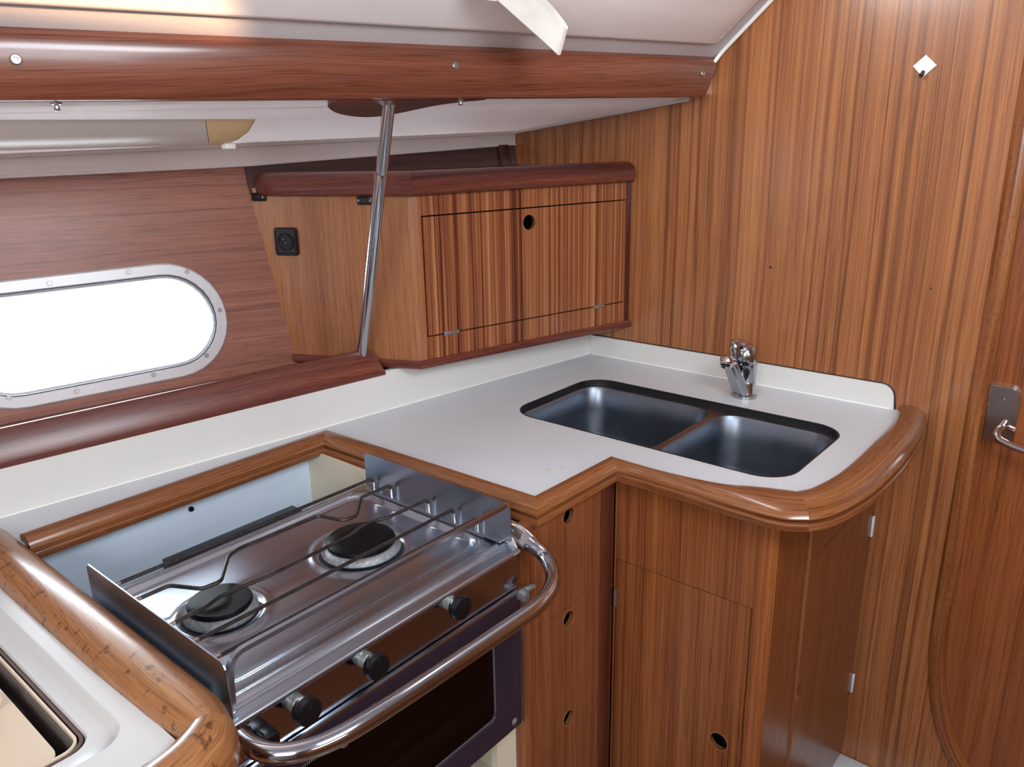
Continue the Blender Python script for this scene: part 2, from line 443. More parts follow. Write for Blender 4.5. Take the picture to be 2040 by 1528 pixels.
XB = 1.684
Z0 = 0.90

# ================================================================== THE SETTING
# bulkhead with the doorway cut out of it
def door_curve(off, top=1.78):
    """left edge and rounded foot of the doorway, (y, z); off shifts the line towards the door"""
    P = [(0.270, top), (0.270, 1.2), (0.271, 0.9), (0.273, 0.65), (0.274, 0.45), (0.266, 0.33), (0.243, 0.22), (0.205, 0.135), (0.150, 0.075), (0.075, 0.045), (0.0, 0.04), (-0.38, 0.04)]
    C_ = [(p.x, p.y) for p in catmull([(a, b, 0) for a, b in P], 5)]
    out = []
    for i, (a, b) in enumerate(C_):
        p, q = C_[max(0, i - 1)], C_[min(len(C_) - 1, i + 1)]
        d = Vector((q[0] - p[0], q[1] - p[1])).normalized(); n = Vector((d.y, -d.x))
        out.append((a + n.x * off, b + n.y * off))
    return out
dc = door_curve(0.0)
bm = nb()
outer = [(-1.30, 0.0), (1.62, 0.0), (1.62, 1.95), (-1.30, 1.95)]
hole = dc + [(-0.38, 1.78)]
panel(bm, outer, [hole], (XB, 0, 0), (0, 1, 0), (0, 0, 1), (-1, 0, 0), 0.03)
wall_right = struct(finish('wall_right', bm, M['bulkhead'], None, (XB, 0, 0), smooth=False), 'orange-brown teak veneer bulkhead with vertical grain')
# two small knots in the veneer
M['knot'] = plain('knot', (70, 34, 20), 0.4)
for (ky, kz, kr) in ((0.364, 1.155, 0.0026), (0.687, 1.168, 0.0034)):
    bm = nb(); lathe(bm, [(0, 0.0006), (kr * 0.7, 0.0005), (kr, 0.0)], (XB, ky, kz), (-1, 0, 0), 10)
    finish('knot', bm, M['knot'], wall_right)

# door leaf + laminated frame band
door = bpy.data.objects.new('door_1', None); COL.objects.link(door); door.location = (XB, -0.07, 0.04); BASE[door] = Vector(door.location)
door['kind'] = 'structure'; door['label'] = 'teak passage door with rounded lower corner and proud frame'
inn = door_curve(0.034)
bm = nb()
rings = []; u = []; acc = 0
secp = [(0.0, -0.02), (0.0, 0.0015), (0.08, 0.006), (0.25, 0.0105), (0.5, 0.012), (0.75, 0.0105), (0.93, 0.006), (1.0, 0.0), (1.0, -0.02)]
for i, (a, b) in enumerate(zip(dc, inn)):
    if i: acc += math.hypot(dc[i][0] - dc[i - 1][0], dc[i][1] - dc[i - 1][1])
    rings.append([Vector((XB - h, a[0] + (b[0] - a[0]) * t, a[1] + (b[1] - a[1]) * t)) for t, h in secp]); u.append(acc)
skin(bm, rings, uv=(u, [k * 0.005 for k in range(len(secp) + 1)]))
M['door_frame_u'] = wood('door_frame_band', [(96, 48, 26), (136, 78, 44), (164, 104, 66), (188, 132, 92)], 'U', band=70, fine=260, along=2.0, rough=0.3, coat=0.35, seed=3.3)
finish('door_frame', bm, M['door_frame_u'], door)
bm = nb()
inn2 = door_curve(0.028)
panel(bm, inn2 + [(-0.38, 1.78)], [], (XB + 0.004, 0, 0), (0, 1, 0), (0, 0, 1), (-1, 0, 0), 0.022)
finish('door_panel', bm, M['door'], door, smooth=False)

# hull-side wall (leans outboard), with the porthole opening
HA = R(-9.0)
HD = Vector((math.cos(HA), math.sin(HA), 0)); HV = Vector((0.0, 0.17, 1)).normalized(); HP = Vector((0.977, 1.456, 0.996))
HN = -(HD.cross(HV)).normalized()
if HN.y > 0: HN = -HN
def hp(s, v, off=0.0): return HP + HD * s + HV * v + HN * off
def stadium(s0, s1, v0, v1, n=16):
    r = (v1 - v0) / 2; cy = (v0 + v1) / 2; pts = []
    for i in range(n + 1): a = R(-90 + 180 * i / n); pts.append((s1 - r + r * math.cos(a), cy + r * math.sin(a)))
    for i in range(n + 1): a = R(90 + 180 * i / n); pts.append((s0 + r + r * math.cos(a), cy + r * math.sin(a)))
    return pts
PS = (-0.632, -0.131, 0.006, 0.236)
bm = nb()
panel(bm, [(-2.30, -1.12), (0.74, -1.12), (0.74, 0.46), (-2.30, 0.46)], [stadium(PS[0] + 0.02, PS[1] - 0.02, PS[2] + 0.02, PS[3] - 0.02)], HP, HD, HV, HN, 0.03)
wall_left = struct(finish('wall_left', bm, M['hull'], None, HP, smooth=False), 'reddish veneered hull side with fore-and-aft grain around the porthole')

# porthole
win = bpy.data.objects.new('window_1', None); COL.objects.link(win); win.location = hp(-0.38, 0.12); BASE[win] = Vector(win.location)
win['kind'] = 'structure'; win['label'] = 'oblong porthole in a screwed aluminium frame'
def ring_loft(bm, secs, O, U, V, W, n=16):
    """secs: (s0,s1,v0,v1,height) stadium outlines skinned in order"""
    rings = []
    for s0, s1, v0, v1, h in secs:
        rings.append([Vector(O) + U * a + V * b + W * h for a, b in stadium(s0, s1, v0, v1, n)])
    skin(bm, rings, loop=True)
def sec(d, h): return (PS[0] + d, PS[1] - d, PS[2] + d, PS[3] - d, h)
bm = nb()
ring_loft(bm, [sec(0, 0.0), sec(0.001, 0.0035), sec(0.004, 0.006), sec(0.022, 0.0065), sec(0.0235, 0.005), sec(0.0235, -0.028), sec(0.0, -0.012)], HP, HD, HV, HN)
wf = finish('window_frame', bm, M['alu'], win, angle=30)
bm = nb()
ring_loft(bm, [sec(0.0235, 0.0045), sec(0.0252, 0.0045), sec(0.0265, 0.001), sec(0.0265, -0.004), sec(0.0235, -0.004)], HP, HD, HV, HN)
finish('gasket', bm, M['rubber'], win)
bm = nb()
ring_loft(bm, [sec(0.0262, -0.003), sec(0.0300, -0.005), sec(0.0325, -0.018), sec(0.0262, -0.018)], HP, HD, HV, HN)
finish('inner_lip', bm, M['alu'], win)
bm = nb()
panel(bm, stadium(PS[0] + 0.029, PS[1] - 0.029, PS[2] + 0.029, PS[3] - 0.029), [], HP + HN * -0.012, HD, HV, HN, 0.006)
finish('window_pane', bm, M['glass'], win, smooth=False)
for x, z in ((.546, 1.214), (.680, 1.218), (.787, 1.206), (.834, 1.122), (.788, 1.037), (.681, 1.019), (.545, 1.016), (.440, 1.028), (.41, 1.207)):
    s = (x - HP.x) / HD.x; v = (z - HP.z) / HV.z
    screw_at('screw', hp(s, v, 0.0062), HN, 0.0046, win, M['screw'])

# floor, far walls of the cabin, roof
bm = nb(); box(bm, (-1.25, -1.3, -0.03), (1.72, 1.75, 0.0)); struct(finish('floor', bm, M['floor'], None, smooth=False), 'dark teak cabin sole')
bm = nb(); box(bm, (-1.28, -1.3, 0.0), (-1.25, 1.75, 1.93)); struct(finish('wall_back', bm, M['gelcoat'], None, smooth=False))
bm = nb(); box(bm, (-1.25, -1.33, 0.0), (1.684, -1.3, 1.93)); struct(finish('wall_front', bm, M['satin'], None, smooth=False))

# side-deck soffit between hull and the timber fascia
BA = R(-10.0)
BD = Vector((math.cos(BA), math.sin(BA), 0.0185)).normalized()
def beam_pt(x, dy=0.0, z=0.0):
    """point on the hull-facing foot line of the fascia at a given x"""
    k = (XB - x)
    return Vector((x, 0.862 + k * math.tan(R(10.0)) + dy, 1.527 - k * 0.0190 + z))
def soffit_z(x, y):
    A = Vector((1.684, .90, 1.527)); n = Vector((-0.00314, 0.12068, 0.99269))
    return A.z - (n.x * (x - A.x) + n.y * (y - A.y)) / n.z
ceil_e = bpy.data.objects.new('ceiling', None); COL.objects.link(ceil_e); ceil_e.location = (0.6, 0.9, 1.5); BASE[ceil_e] = Vector(ceil_e.location)
ceil_e['kind'] = 'structure'; ceil_e['label'] = 'pale padded headlining under side deck and coachroof'
bm = nb()
xs = [-1.25 + i * (XB + 1.25) / 24 for i in range(25)]
rows = []
for x in xs:
    yb = beam_pt(x).y + 0.005
    yh = 1.41 + (XB - x) * math.tan(R(9.2)) + 0.02
    pts = []
    prof = [(0.0, 0.004), (0.03, 0.004), (0.036, 0.0), (0.12, 0.001), (0.13, -0.001), (0.34, -0.002), (0.62, 0.0), (0.85, 0.0), (1.0, 0.0)]
    for t, dz in prof:
        y = yb + (yh - yb) * t; pts.append(Vector((x, y, soffit_z(x, y) + dz)))
    rows.append(pts)
skin(bm, rows, closed=False, caps=False)
bmesh.ops.solidify(bm, geom=list(bm.faces), thickness=0.004)
finish('soffit', bm, M['vinyl'], ceil_e, recalc=True)
# deckhead closing the space above
bm = nb(); slab(bm, [(-1.25, 0.3, 1.93), (-1.25, 1.9, 1.93), (XB, 1.9, 1.93), (XB, 0.3, 1.93)], 0.01)
box(bm, (-1.25, -1.3, 1.93), (XB, 0.4, 1.95)); finish('roof_panel', bm, M['vinyl'], ceil_e, smooth=False)
# coachroof side: backing band, raised padded panel with a bevelled edge
CU = Vector((0, -0.109, 0.096)).normalized()
def cr(x, v, off=0.0):
    b = beam_pt(x, -0.022, 0.080)
    n = Vector((-0.1008, -0.6576, -0.7466))
    return b + CU * v + n * off
bm = nb()
rows = [[cr(x, v) for v in (-0.03, 0.0, 0.15, 0.30)] for x in xs]
skin(bm, rows, closed=False, caps=False)
finish('coachroof_side', bm, M['vinyl'], ceil_e)
bm = nb()
prof = [(0.033, 0.000), (0.0345, 0.005), (0.038, 0.0085), (0.044, 0.0105), (0.12, 0.012), (0.22, 0.012), (0.30, 0.012)]
rows = []
xe = [-1.25 + i * (1.55 + 1.25) / 40 for i in range(41)] + [1.585, 1.61, 1.628, 1.637, 1.640]
hs = [1.0] * 41 + [1.0, 0.93, 0.7, 0.35, 0.0]
for x, k in zip(xe, hs):
    rows.append([cr(x - (0.25 * max(0, v - 0.05) if x > 1.5 else 0) * 0.0, v, h * k) for v, h in prof])
skin(bm, rows, closed=False, caps=False)
finish('padded_panel', bm, M['vinyl_gloss'], ceil_e, angle=60)
# piping where the headlining meets the bulkhead
bm = nb()
P = [cr(XB - 0.012, -0.025, 0.004), cr(XB - 0.012, -0.005, 0.010), cr(XB - 0.006, 0.02, 0.004), cr(XB - 0.006, 0.10, 0.004), cr(XB - 0.006, 0.29, 0.004)]
tube(bm, catmull(P, 5), 0.0045, 8)
struct(finish('trim_1', bm, M['white'], None, P[0]), 'white piping along the headlining edge')
bm = nb()
P = [Vector((XB - 0.004, y, soffit_z(XB, y) - 0.004)) for y in (0.90, 1.05, 1.2, 1.41)]
tube(bm, P, 0.004, 8)
struct(finish('trim_2', bm, M['lining'], None, P[0]), 'thin pale edging where the soffit meets the bulkhead')
# lining strip on the hull under the soffit
bm = nb()
rows = []
for i in range(25):
    x = -1.2 + i * (1.682 + 1.2) / 24
    t = (XB - x)
    zb = 1.429 - min(t, .75) * 0.037 - max(0, t - .75) * 0.008
    y = 1.410 + t * math.tan(R(9.2)) + (zb - 1.429) * 0.17
    zt = soffit_z(x, y)
    pr = [(0.004, 0.0), (-0.004, 0.0), (-0.008, 0.002), (-0.008, 0.005), (-0.005, 0.006), (-0.006, zt - zb - 0.007), (-0.010, zt - zb - 0.006), (-0.011, zt - zb + 0.001), (0.004, zt - zb + 0.002)]
    rows.append([Vector((x, y + a, zb + b)) for a, b in pr])
skin(bm, rows)
struct(finish('trim_3', bm, M['lining'], None, (0.2, 1.6, 1.4)), 'pale plastic strip capping the top of the hull side')

# ================================================================== TIMBER FASCIA UNDER THE COACHROOF
fas = thing('fascia_board', 'long reddish mahogany board running under the coachroof edge', 'board', beam_pt(0.9))
x0, x1 = -0.9, 1.672
bm = nb()
xsb = [x0 + (x1 - x0) * i / 30 for i in range(31)]
inner = [beam_pt(x, 0.012) for x in xsb]; outer = [beam_pt(x, -0.034) for x in xsb]
prof = [(0.0, 0.0), (0.55, -0.002), (0.72, 0.0), (0.80, 0.008), (0.90, 0.055), (0.885, 0.066), (0.83, 0.074), (0.70, 0.080), (0.5, 0.083), (0.0, 0.084)]
moulding(bm, inner, outer, prof)
# slanted free end at the bulkhead
for v in bm.verts:
    if v.co.x > 1.66: v.co.x += -0.030 + (v.co.z - 1.527) * 0.50
fb = finish('board', bm, M['mahog'], fas)
# lobed pad that takes the head of the support pole
bm = nb()
lobe = [(0.793, 1.012), (0.800, 1.040), (0.835, 1.080), (0.880, 1.118), (0.930, 1.145), (0.975, 1.155), (1.000, 1.135), (1.012, 1.090), (1.020, 1.03), (1.045, 0.995), (1.078, 0.968)]
lobe = [(p.x, p.y) for p in catmull([(a, b, 0) for a, b in lobe], 4)]
lobe += [(1.075, 0.962), (0.79, 1.008)]
lz = lambda x, y: soffit_z(x, y)
top = [bm.verts.new((x, y, lz(x, y) + 0.004)) for x, y in lobe]
bot = [bm.verts.new((x, y, lz(x, y) - 0.0045)) for x, y in lobe]
bm.faces.new(top); bm.faces.new(list(reversed(bot)))
for i in range(len(lobe)):
    j = (i + 1) % len(lobe); bm.faces.new((top[i], top[j], bot[j], bot[i]))
finish('pole_pad', bm, wood('mahogany_pad', [(70, 24, 20), (98, 40, 30), (118, 54, 40), (138, 70, 52)], 'X', band=30, along=2, rough=0.3, coat=0.4, seed=1), fas, smooth=False)
nbm = Vector((-math.sin(R(10)), -math.cos(R(10)), 0.08)).normalized()
for x, z in ((0.996, 1.562), (1.629, 1.570), (0.383, 1.546)):
    bm = nb(); P = beam_pt(x, -0.034 + 0.009, 0); P.z = z
    lathe(bm, [(0.0, 0.001), (0.002, 0.001), (0.0025, 0.002), (0.005, 0.0018), (0.0062, 0.0006), (0.0062, -0.003)], P + nbm * 0.0045, nbm, 16)
    finish('screw_head', bm, M['screw'], fas)
for x in (0.426, 1.028):
    bm = nb(); P = beam_pt(x, 0.0, -0.001)
    lathe(bm, [(0.0, 0.0), (0.007, 0.0), (0.0065, -0.003), (0.003, -0.0045), (0.003, -0.008), (0.0045, -0.009), (0.003, -0.0105), (0.0, -0.011)], P, (0, 0, 1), 14)
    finish('press_stud', bm, M['screw'], fas)

# support pole
PT, PB = Vector((0.919, 1.036, 1.509)), Vector((1.020, 1.292, 0.982))
pole = thing('support_pole', 'slender polished steel telescopic pole between worktop shelf and overhead board', 'pole', PB)
ax = (PT - PB).normalized(); PL = (PT - PB).length
ks = 0.785
bm = nb(); lathe(bm, [(0.0105, PL * ks - 0.02), (0.0105, PL * 1.0)], PB + Vector((0.0015, 0, 0)), ax, 24); finish('upper_tube', bm, M['pole'], pole)
bm = nb(); lathe(bm, [(0.0, 0.03), (0.0112, 0.03), (0.0112, PL * ks - 0.003), (0.0105, PL * ks), (0.009, PL * ks + 0.0005)], PB, ax, 24); finish('lower_tube', bm, M['pole'], pole)
pr = [(0.0, 0.0)]
for i in range(11):
    h = 0.003 + i * 0.0046; pr += [(0.0095, h), (0.0112, h + 0.0012), (0.0112, h + 0.0028), (0.0092, h + 0.004)]
bm = nb(); lathe(bm, pr + [(0.0, 0.056)], PB, ax, 20); finish('threaded_foot', bm, M['steel_plate'], pole)

# strip lamp on the soffit
lamp = thing('strip_lamp', 'slim strip lamp with frosted cover and beige end cap under side deck', 'lamp', (0.5, 1.25, 1.47))
def lamp_sec(x, k=1.0, inset=0.0):
    yf = 1.206 - (x - 0.55) * 0.03 + inset
    pts = []
    for a, b in ((0.0, 0.0), (0.004, -0.010), (0.018, -0.022), (0.045, -0.0285), (0.075, -0.030), (0.095, -0.022), (0.105, -0.006), (0.106, 0.004)):
        y = yf + a * (1 if not inset else (0.106 - 2 * inset) / 0.106); pts.append(Vector((x, y, soffit_z(x, yf) - 0.0005 + b * k - (a * 0.121))))
    return pts
bm = nb(); skin(bm, [lamp_sec(x) for x in (-0.45, 0.0, 0.3, 0.5, 0.716)], caps=True)
for v in bm.verts:
    if v.co.x > 0.70: v.co.x += (v.co.y - 1.25) * 0.60
finish('diffuser', bm, M['diffuser'], lamp, angle=50)
bm = nb()
secs = [lamp_sec(x, k, i) for x, k, i in ((0.717, 1.03, 0), (0.745, 1.03, 0), (0.758, 1.0, 0), (0.766, 0.93, 0), (0.771, 0.80, 0), (0.774, 0.55, 0), (0.775, 0.05, 0))]
skin(bm, secs)
for v in bm.verts:
    if v.co.x < 0.75: v.co.x += (v.co.y - 1.25) * 0.60
finish('end_cap', bm, M['beige'], lamp, angle=50)
bm = nb(); box(bm, (0.752, 1.262, 1.4405), (0.772, 1.276, 1.4505), 0.002); finish('switch', bm, M['white'], lamp)

# webbing loop hanging from the headlining
st = thing('webbing_strap', 'white webbing loop hanging from the headlining over mahogany board', 'strap', (1.05, 0.90, 1.66))
def ribbon(bm, P, wv, w_, t):
    P = catmull(P, 5); rings = []; wv = Vector(wv).normalized()
    for i, p in enumerate(P):
        d = (P[min(i + 1, len(P) - 1)] - P[max(0, i - 1)]).normalized(); n = d.cross(wv).normalized()
        rings.append([p + wv * w_ / 2 + n * t / 2, p - wv * w_ / 2 + n * t / 2, p - wv * w_ / 2 - n * t / 2, p + wv * w_ / 2 - n * t / 2])
    skin(bm, rings)
BDH = Vector((0.985, -0.173, 0.0))
def SP(a, b, c): return Vector((0.975, 0.818, 1.632)) + BDH * a + Vector((0, 0, b)) + Vector((0.10, 0.99, 0)) * c
wv = Vector((0.36, -0.06, 0.90))
bm = nb()
ribbon(bm, [SP(*q) for q in ((-0.055, 0.046, 0.0), (-0.025, 0.030, 0.0), (0.0, 0.016, 0.0), (0.05, -0.012, 0.0), (0.092, -0.036, 0.0), (0.104, -0.041, 0.003), (0.116, -0.037, 0.010), (0.114, -0.028, 0.016), (0.085, -0.008, 0.014), (0.03, 0.020, 0.008), (-0.045, 0.056, 0.004))], wv, 0.042, 0.0022)
finish('loop', bm, M['fabric'], st, angle=60)
for dx in (0.0, -0.009):
    bm = nb()
    ribbon(bm, [SP(-0.025 + dx, 0.07, -0.004), SP(-0.029 + dx, 0.045, -0.005), SP(-0.034 + dx, 0.018, -0.005), SP(-0.036 + dx, 0.005, -0.004)], (0.97, -0.2, 0.0), 0.009, 0.002)
    finish('tape_end', bm, M['fabric'], st)

# ================================================================== WORKTOP
wt = thing('worktop', 'white laminate L-shaped galley worktop with teak edging', 'worktop', (1.35, 0.8, 0.87))
AB_i, AB_o = (0.874, 1.224), (0.843, 1.195)
C1_i, C1_o = (0.889, 0.716), (0.859, 0.687)
C2_i, C2_o = (1.095, 0.710), (1.077, 0.684)
D_i = [C2_i, (1.092, 0.660), (1.092, 0.623), (1.095, 0.580), (1.102, 0.536), (1.115, 0.495), (1.134, 0.462), (1.148, 0.428), (1.157, 0.402)]
D_o = [C2_o, (1.080, 0.640), (1.079, 0.600), (1.078, 0.550), (1.076, 0.500), (1.074, 0.455), (1.074, 0.415), (1.080, 0.385), (1.098, 0.358)]
E_i = [(1.157, 0.402), (1.172, 0.393), (1.189, 0.387), (1.235, 0.378), (1.284, 0.373), (1.360, 0.371), (1.443, 0.372), (1.530, 0.373), (1.592, 0.376), (1.640, 0.382), (1.682, 0.392)]
E_o = [(1.098, 0.358), (1.118, 0.344), (1.145, 0.333), (1.195, 0.321), (1.253, 0.313), (1.330, 0.309), (1.407, 0.309), (1.510, 0.314), (1.590, 0.322), (1.640, 0.329), (1.682, 0.338)]
sy = lambda x: 1.157 + (XB - x) * 0.176 / 1.319
sub = lambda L: [(p.x, p.y) for p in catmull([(a, b, 0) for a, b in L], 4)]
inD, inE = sub(D_i), sub(E_i)
outl = [(XB, sy(XB)), (-0.6, sy(-0.6)), (-0.6, 1.225), (0.315, 1.218), (0.866, 1.217), (0.882, 0.706), (1.088, 0.700)]
outl += [(x - 0.008, y - 0.004) for x, y in inD[1:]] + [(x, y - 0.008) for x, y in inE[1:]]
SX0, SX1, SY0, SY1 = 1.192, 1.506, 0.434, 1.030
bm = nb()
panel(bm, outl, [rrect(SX0, SY0, SX1, SY1, 0.062, 8)], (0, 0, Z0), (1, 0, 0), (0, 1, 0), (0, 0, 1), 0.012)
finish('surface', bm, M['laminate'], wt, smooth=False)
# black sealant line round the sink cut-out
bm = nb()
a = rrect(SX0, SY0, SX1, SY1, 0.062, 8); b_ = rrect(SX0 + 0.0035, SY0 + 0.0035, SX1 - 0.0035, SY1 - 0.0035, 0.0585, 8)
skin(bm, [[Vector((x, y, Z0 + 0.0004)) for x, y in a], [Vector((x, y, Z0 + 0.0004)) for x, y in b_], [Vector((x, y, Z0 - 0.014)) for x, y in b_], [Vector((x, y, Z0 - 0.014)) for x, y in a]], loop=True)
finish('sealant', bm, M['rubber'], wt, smooth=False)
# splashbacks
bm = nb()
y_, z_ = 0.401, 0.950
sp_ = [(sy(XB), Z0), (sy(XB), z_), (0.430, z_)] + [(0.430 - 0.026 * math.sin(R(a)), z_ - 0.028 * (1 - math.cos(R(a)))) for a in (20, 40, 60, 75, 90)] + [(0.402, Z0)]
panel(bm, sp_, [], (XB - 0.006, 0, 0), (0, 1, 0), (0, 0, 1), (-1, 0, 0), 0.006)
finish('splashback', bm, M['splash'], wt, smooth=False)
bm = nb()
sp2 = [(sy(XB), Z0), (sy(XB), z_ + 0.002), (0.430, z_ + 0.002)] + [(0.430 - 0.0285 * math.sin(R(a)), z_ + 0.002 - 0.030 * (1 - math.cos(R(a)))) for a in (20, 40, 60, 75, 90)] + [(0.3985, Z0)]
panel(bm, sp2, [], (XB - 0.0012, 0, 0), (0, 1, 0), (0, 0, 1), (-1, 0, 0), 0.001)
finish('splash_backing', bm, M['rubber'], wt, smooth=False)
bm = nb()
sd = Vector((1.319, -0.176, 0)).normalized(); sn = Vector((-0.176, -1.319, 0)).normalized()
panel(bm, [(-2.3, Z0), (0.0, Z0), (0.0, 0.985), (-2.3, 0.985)], [], Vector((XB, 1.157, 0)), sd, (0, 0, 1), sn, 0.012)
finish('splashback', bm, M['splash'], wt, smooth=False)
# bead of filler in the angle
bm = nb(); tube(bm, [Vector((x, sy(x) - 0.001, Z0 + 0.0005)) for x in (-0.5, 0.4, 1.0, XB - 0.008)], 0.0016, 6); finish('filler_bead', bm, M['white'], wt)
bm = nb(); tube(bm, [Vector((XB - 0.007, y, Z0 + 0.0005)) for y in (1.15, 0.8, 0.41)], 0.0016, 6); finish('filler_bead', bm, M['white'], wt)
# a small chip in the laminate
bm = nb(); lathe(bm, [(0, 0.0006), (0.0011, 0.0003), (0.0013, 0)], (1.075, 0.955, Z0), (0, 0, 1), 8); finish('chip', bm, M['dark'], wt)
for sx_, sy_, sr_ in ((1.000, 0.775, 0.0055), (1.022, 0.760, 0.0045)):
    bm = nb(); lathe(bm, [(0, 0.00025), (sr_ * 0.8, 0.00025), (sr_, 0.0)], (sx_, sy_, Z0), (0, 0, 1), 14); finish('stain', bm, plain('faint_stain', (200, 192, 180), 0.4), wt)
# edging
EP = [(0.0, -0.020), (0.0, 0.007), (0.05, 0.0105), (0.16, 0.0128), (0.40, 0.0135), (0.62, 0.0115), (0.80, 0.0065), (0.92, 0.0005), (0.97, -0.0045), (0.965, -0.0068), (0.80, -0.0082), (0.78, -0.0108), (0.84, -0.0124), (0.98, -0.0128), (1.015, -0.0150), (1.02, -0.0200), (1.0, -0.0238), (0.95, -0.0250), (0.0, -0.0250)]
def edge(i_, o_, mat='rail'):
    bm = nb(); moulding(bm, i_, o_, EP, Z0); return finish('edge_rail', bm, M[mat], wt, angle=28)
def lin(a, b, n): return [(a[0] + (b[0] - a[0]) * i / n, a[1] + (b[1] - a[1]) * i / n) for i in range(n + 1)]
edge(lin((0.326, 1.229), AB_i, 6), lin((0.328, 1.199), AB_o, 6))
edge(lin(AB_i, C1_i, 6), lin(AB_o, C1_o, 6))
edge(lin(C1_i, C2_i, 3), lin(C1_o, C2_o, 3))
edge(sub(D_i), sub(D_o))
edge(sub(E_i), sub(E_o))

# ---- sink
sk = thing('sink', 'undermounted stainless double-bowl sink set in white worktop', 'sink', (1.35, 0.73, 0.74))
zf = Z0 - 0.0128
B1 = (SX0 + 0.006, 0.700, SX1 - 0.020, SY1 - 0.010); B2 = (SX0 + 0.006, SY0 + 0.008, SX1 - 0.020, 0.686)
bm = nb()
panel(bm, [(SX0 - 0.02, SY0 - 0.02), (SX1 + 0.02, SY0 - 0.02), (SX1 + 0.02, SY1 + 0.02), (SX0 - 0.02, SY1 + 0.02)], [rrect(*B1, 0.05, 8), rrect(*B2, 0.05, 8)], (0, 0, zf), (1, 0, 0), (0, 1, 0), (0, 0, 1), 0.0015)
finish('flange', bm, M['sink_rim'], sk, smooth=False)
def bowl(B):
    bm = nb(); rings = []
    for ins, z, r in ((0.0, 0.0, 0.05), (0.001, -0.002, 0.049), (0.003, -0.005, 0.048), (0.006, -0.05, 0.048), (0.010, -0.105, 0.046), (0.016, -0.128, 0.044), (0.028, -0.142, 0.038), (0.045, -0.148, 0.03), (0.08, -0.150, 0.02)):
        rings.append([Vector((x, y, zf + z)) for x, y in rrect(B[0] + ins, B[1] + ins, B[2] - ins, B[3] - ins, r, 8)])
    L = [[bm.verts.new(p) for p in rg] for rg in rings]
    for i in range(len(L) - 1):
        for j in range(len(L[0])):
            k = (j + 1) % len(L[0]); bm.faces.new((L[i][j], L[i + 1][j], L[i + 1][k], L[i][k]))
    bm.faces.new(L[-1])
    o = finish('bowl', bm, M['sink'], sk, angle=60, recalc=False)
    bm = nb(); lathe(bm, [(0.022, 0.0), (0.022, 0.002), (0.018, 0.0025), (0.014, -0.002), (0.0, -0.002)], ((B[0] + B[2]) / 2, (B[1] + B[3]) / 2, zf - 0.150), (0, 0, 1), 24)
    finish('drain', bm, M['sink_rim'], o)
    return o
bowl(B1); b2o = bowl(B2)
bm = nb(); lathe(bm, [(0.0, 0.003), (0.004, 0.0035), (0.006, 0.002), (0.009, 0.0015), (0.0095, -0.001)], (B2[2] - 0.0035, 0.655, zf - 0.020), (-1, 0, 0), 18); finish('overflow', bm, M['sink_rim'], b2o)

# ---- tap
FX, FY = 1.580, 0.681
tp = thing('tap', 'stubby chrome mixer tap behind the sink', 'tap', (FX, FY, Z0))
bm = nb(); lathe(bm, [(0.0, 0.0), (0.0265, 0.0), (0.027, 0.004), (0.0262, 0.008), (0.0235, 0.010), (0.0225, 0.012), (0.0222, 0.034), (0.0215, 0.036), (0.0222, 0.038), (0.0215, 0.075), (0.0212, 0.078)], (FX, FY, Z0)); finish('body', bm, M['tap'], tp)
bm = nb(); lathe(bm, [(0.0212, 0.076), (0.0245, 0.078), (0.0250, 0.082), (0.0246, 0.090), (0.0232, 0.100), (0.0200, 0.1095), (0.0150, 0.1155), (0.0080, 0.1185), (0.0, 0.119)], (FX, FY, Z0), (-0.05, 0.02, 1))
hd = finish('handle_dome', bm, M['tap'], tp)
bm = nb()
P = [(FX - 0.004, FY + 0.002, Z0 + 0.1165), (FX - 0.016, FY + 0.008, Z0 + 0.1215), (FX - 0.028, FY + 0.014, Z0 + 0.1235), (FX - 0.036, FY + 0.018, Z0 + 0.1235)]
tube(bm, catmull(P, 4), [0.008, 0.009, 0.010, 0.0105, 0.011, 0.011, 0.011, 0.011, 0.0108, 0.0105, 0.010, 0.009, 0.006], 12, sx=0.36); finish('lever', bm, M['tap'], hd)
bm = nb()
P = [(FX - 0.012, FY + 0.006, Z0 + 0.084), (FX - 0.024, FY + 0.012, Z0 + 0.098), (FX - 0.030, FY + 0.015, Z0 + 0.112), (FX - 0.031, FY + 0.016, Z0 + 0.1215)]
tube(bm, catmull(P, 4), [0.012, 0.0135, 0.0145, 0.015, 0.015, 0.0145, 0.014, 0.0135, 0.013, 0.0125, 0.012, 0.0115, 0.011], 12, sx=0.8); finish('lever_web', bm, M['tap'], hd)
bm = nb(); lathe(bm, [(0.0, 0.0), (0.003, 0.0004), (0.0036, 0.001), (0.004, -0.001)], (FX - 0.0265, FY + 0.0085, Z0 + 0.096), (-0.86, 0.25, 0.32), 12); finish('grub_screw', bm, M['dark'], hd)
# tapering flat-faced spout rising from the foot
bm = nb(); FD = Vector((-0.93, 0.36, 0)).normalized(); FS = Vector((0.36, 0.93, 0)).normalized()
rings = []
for u_, z_, hw, ht in ((0.010, 0.012, 0.0195, 0.012), (0.018, 0.022, 0.0190, 0.010), (0.030, 0.045, 0.0175, 0.0095), (0.041, 0.066, 0.0160, 0.0090), (0.049, 0.080, 0.0150, 0.0085), (0.056, 0.088, 0.0140, 0.0075)):
    c_ = Vector((FX, FY, Z0 + z_)) + FD * u_; nn_ = Vector((FD.x * 0.85, FD.y * 0.85, -0.5)).normalized()
    rings.append([c_ + FS * (hw * a_) + nn_ * (ht * b_) for a_, b_ in ((1, 0.3), (0.8, 0.9), (0.3, 1), (-0.3, 1), (-0.8, 0.9), (-1, 0.3), (-0.9, -1), (0.9, -1))])
skin(bm, rings); finish('spout', bm, M['tap'], tp, angle=50)
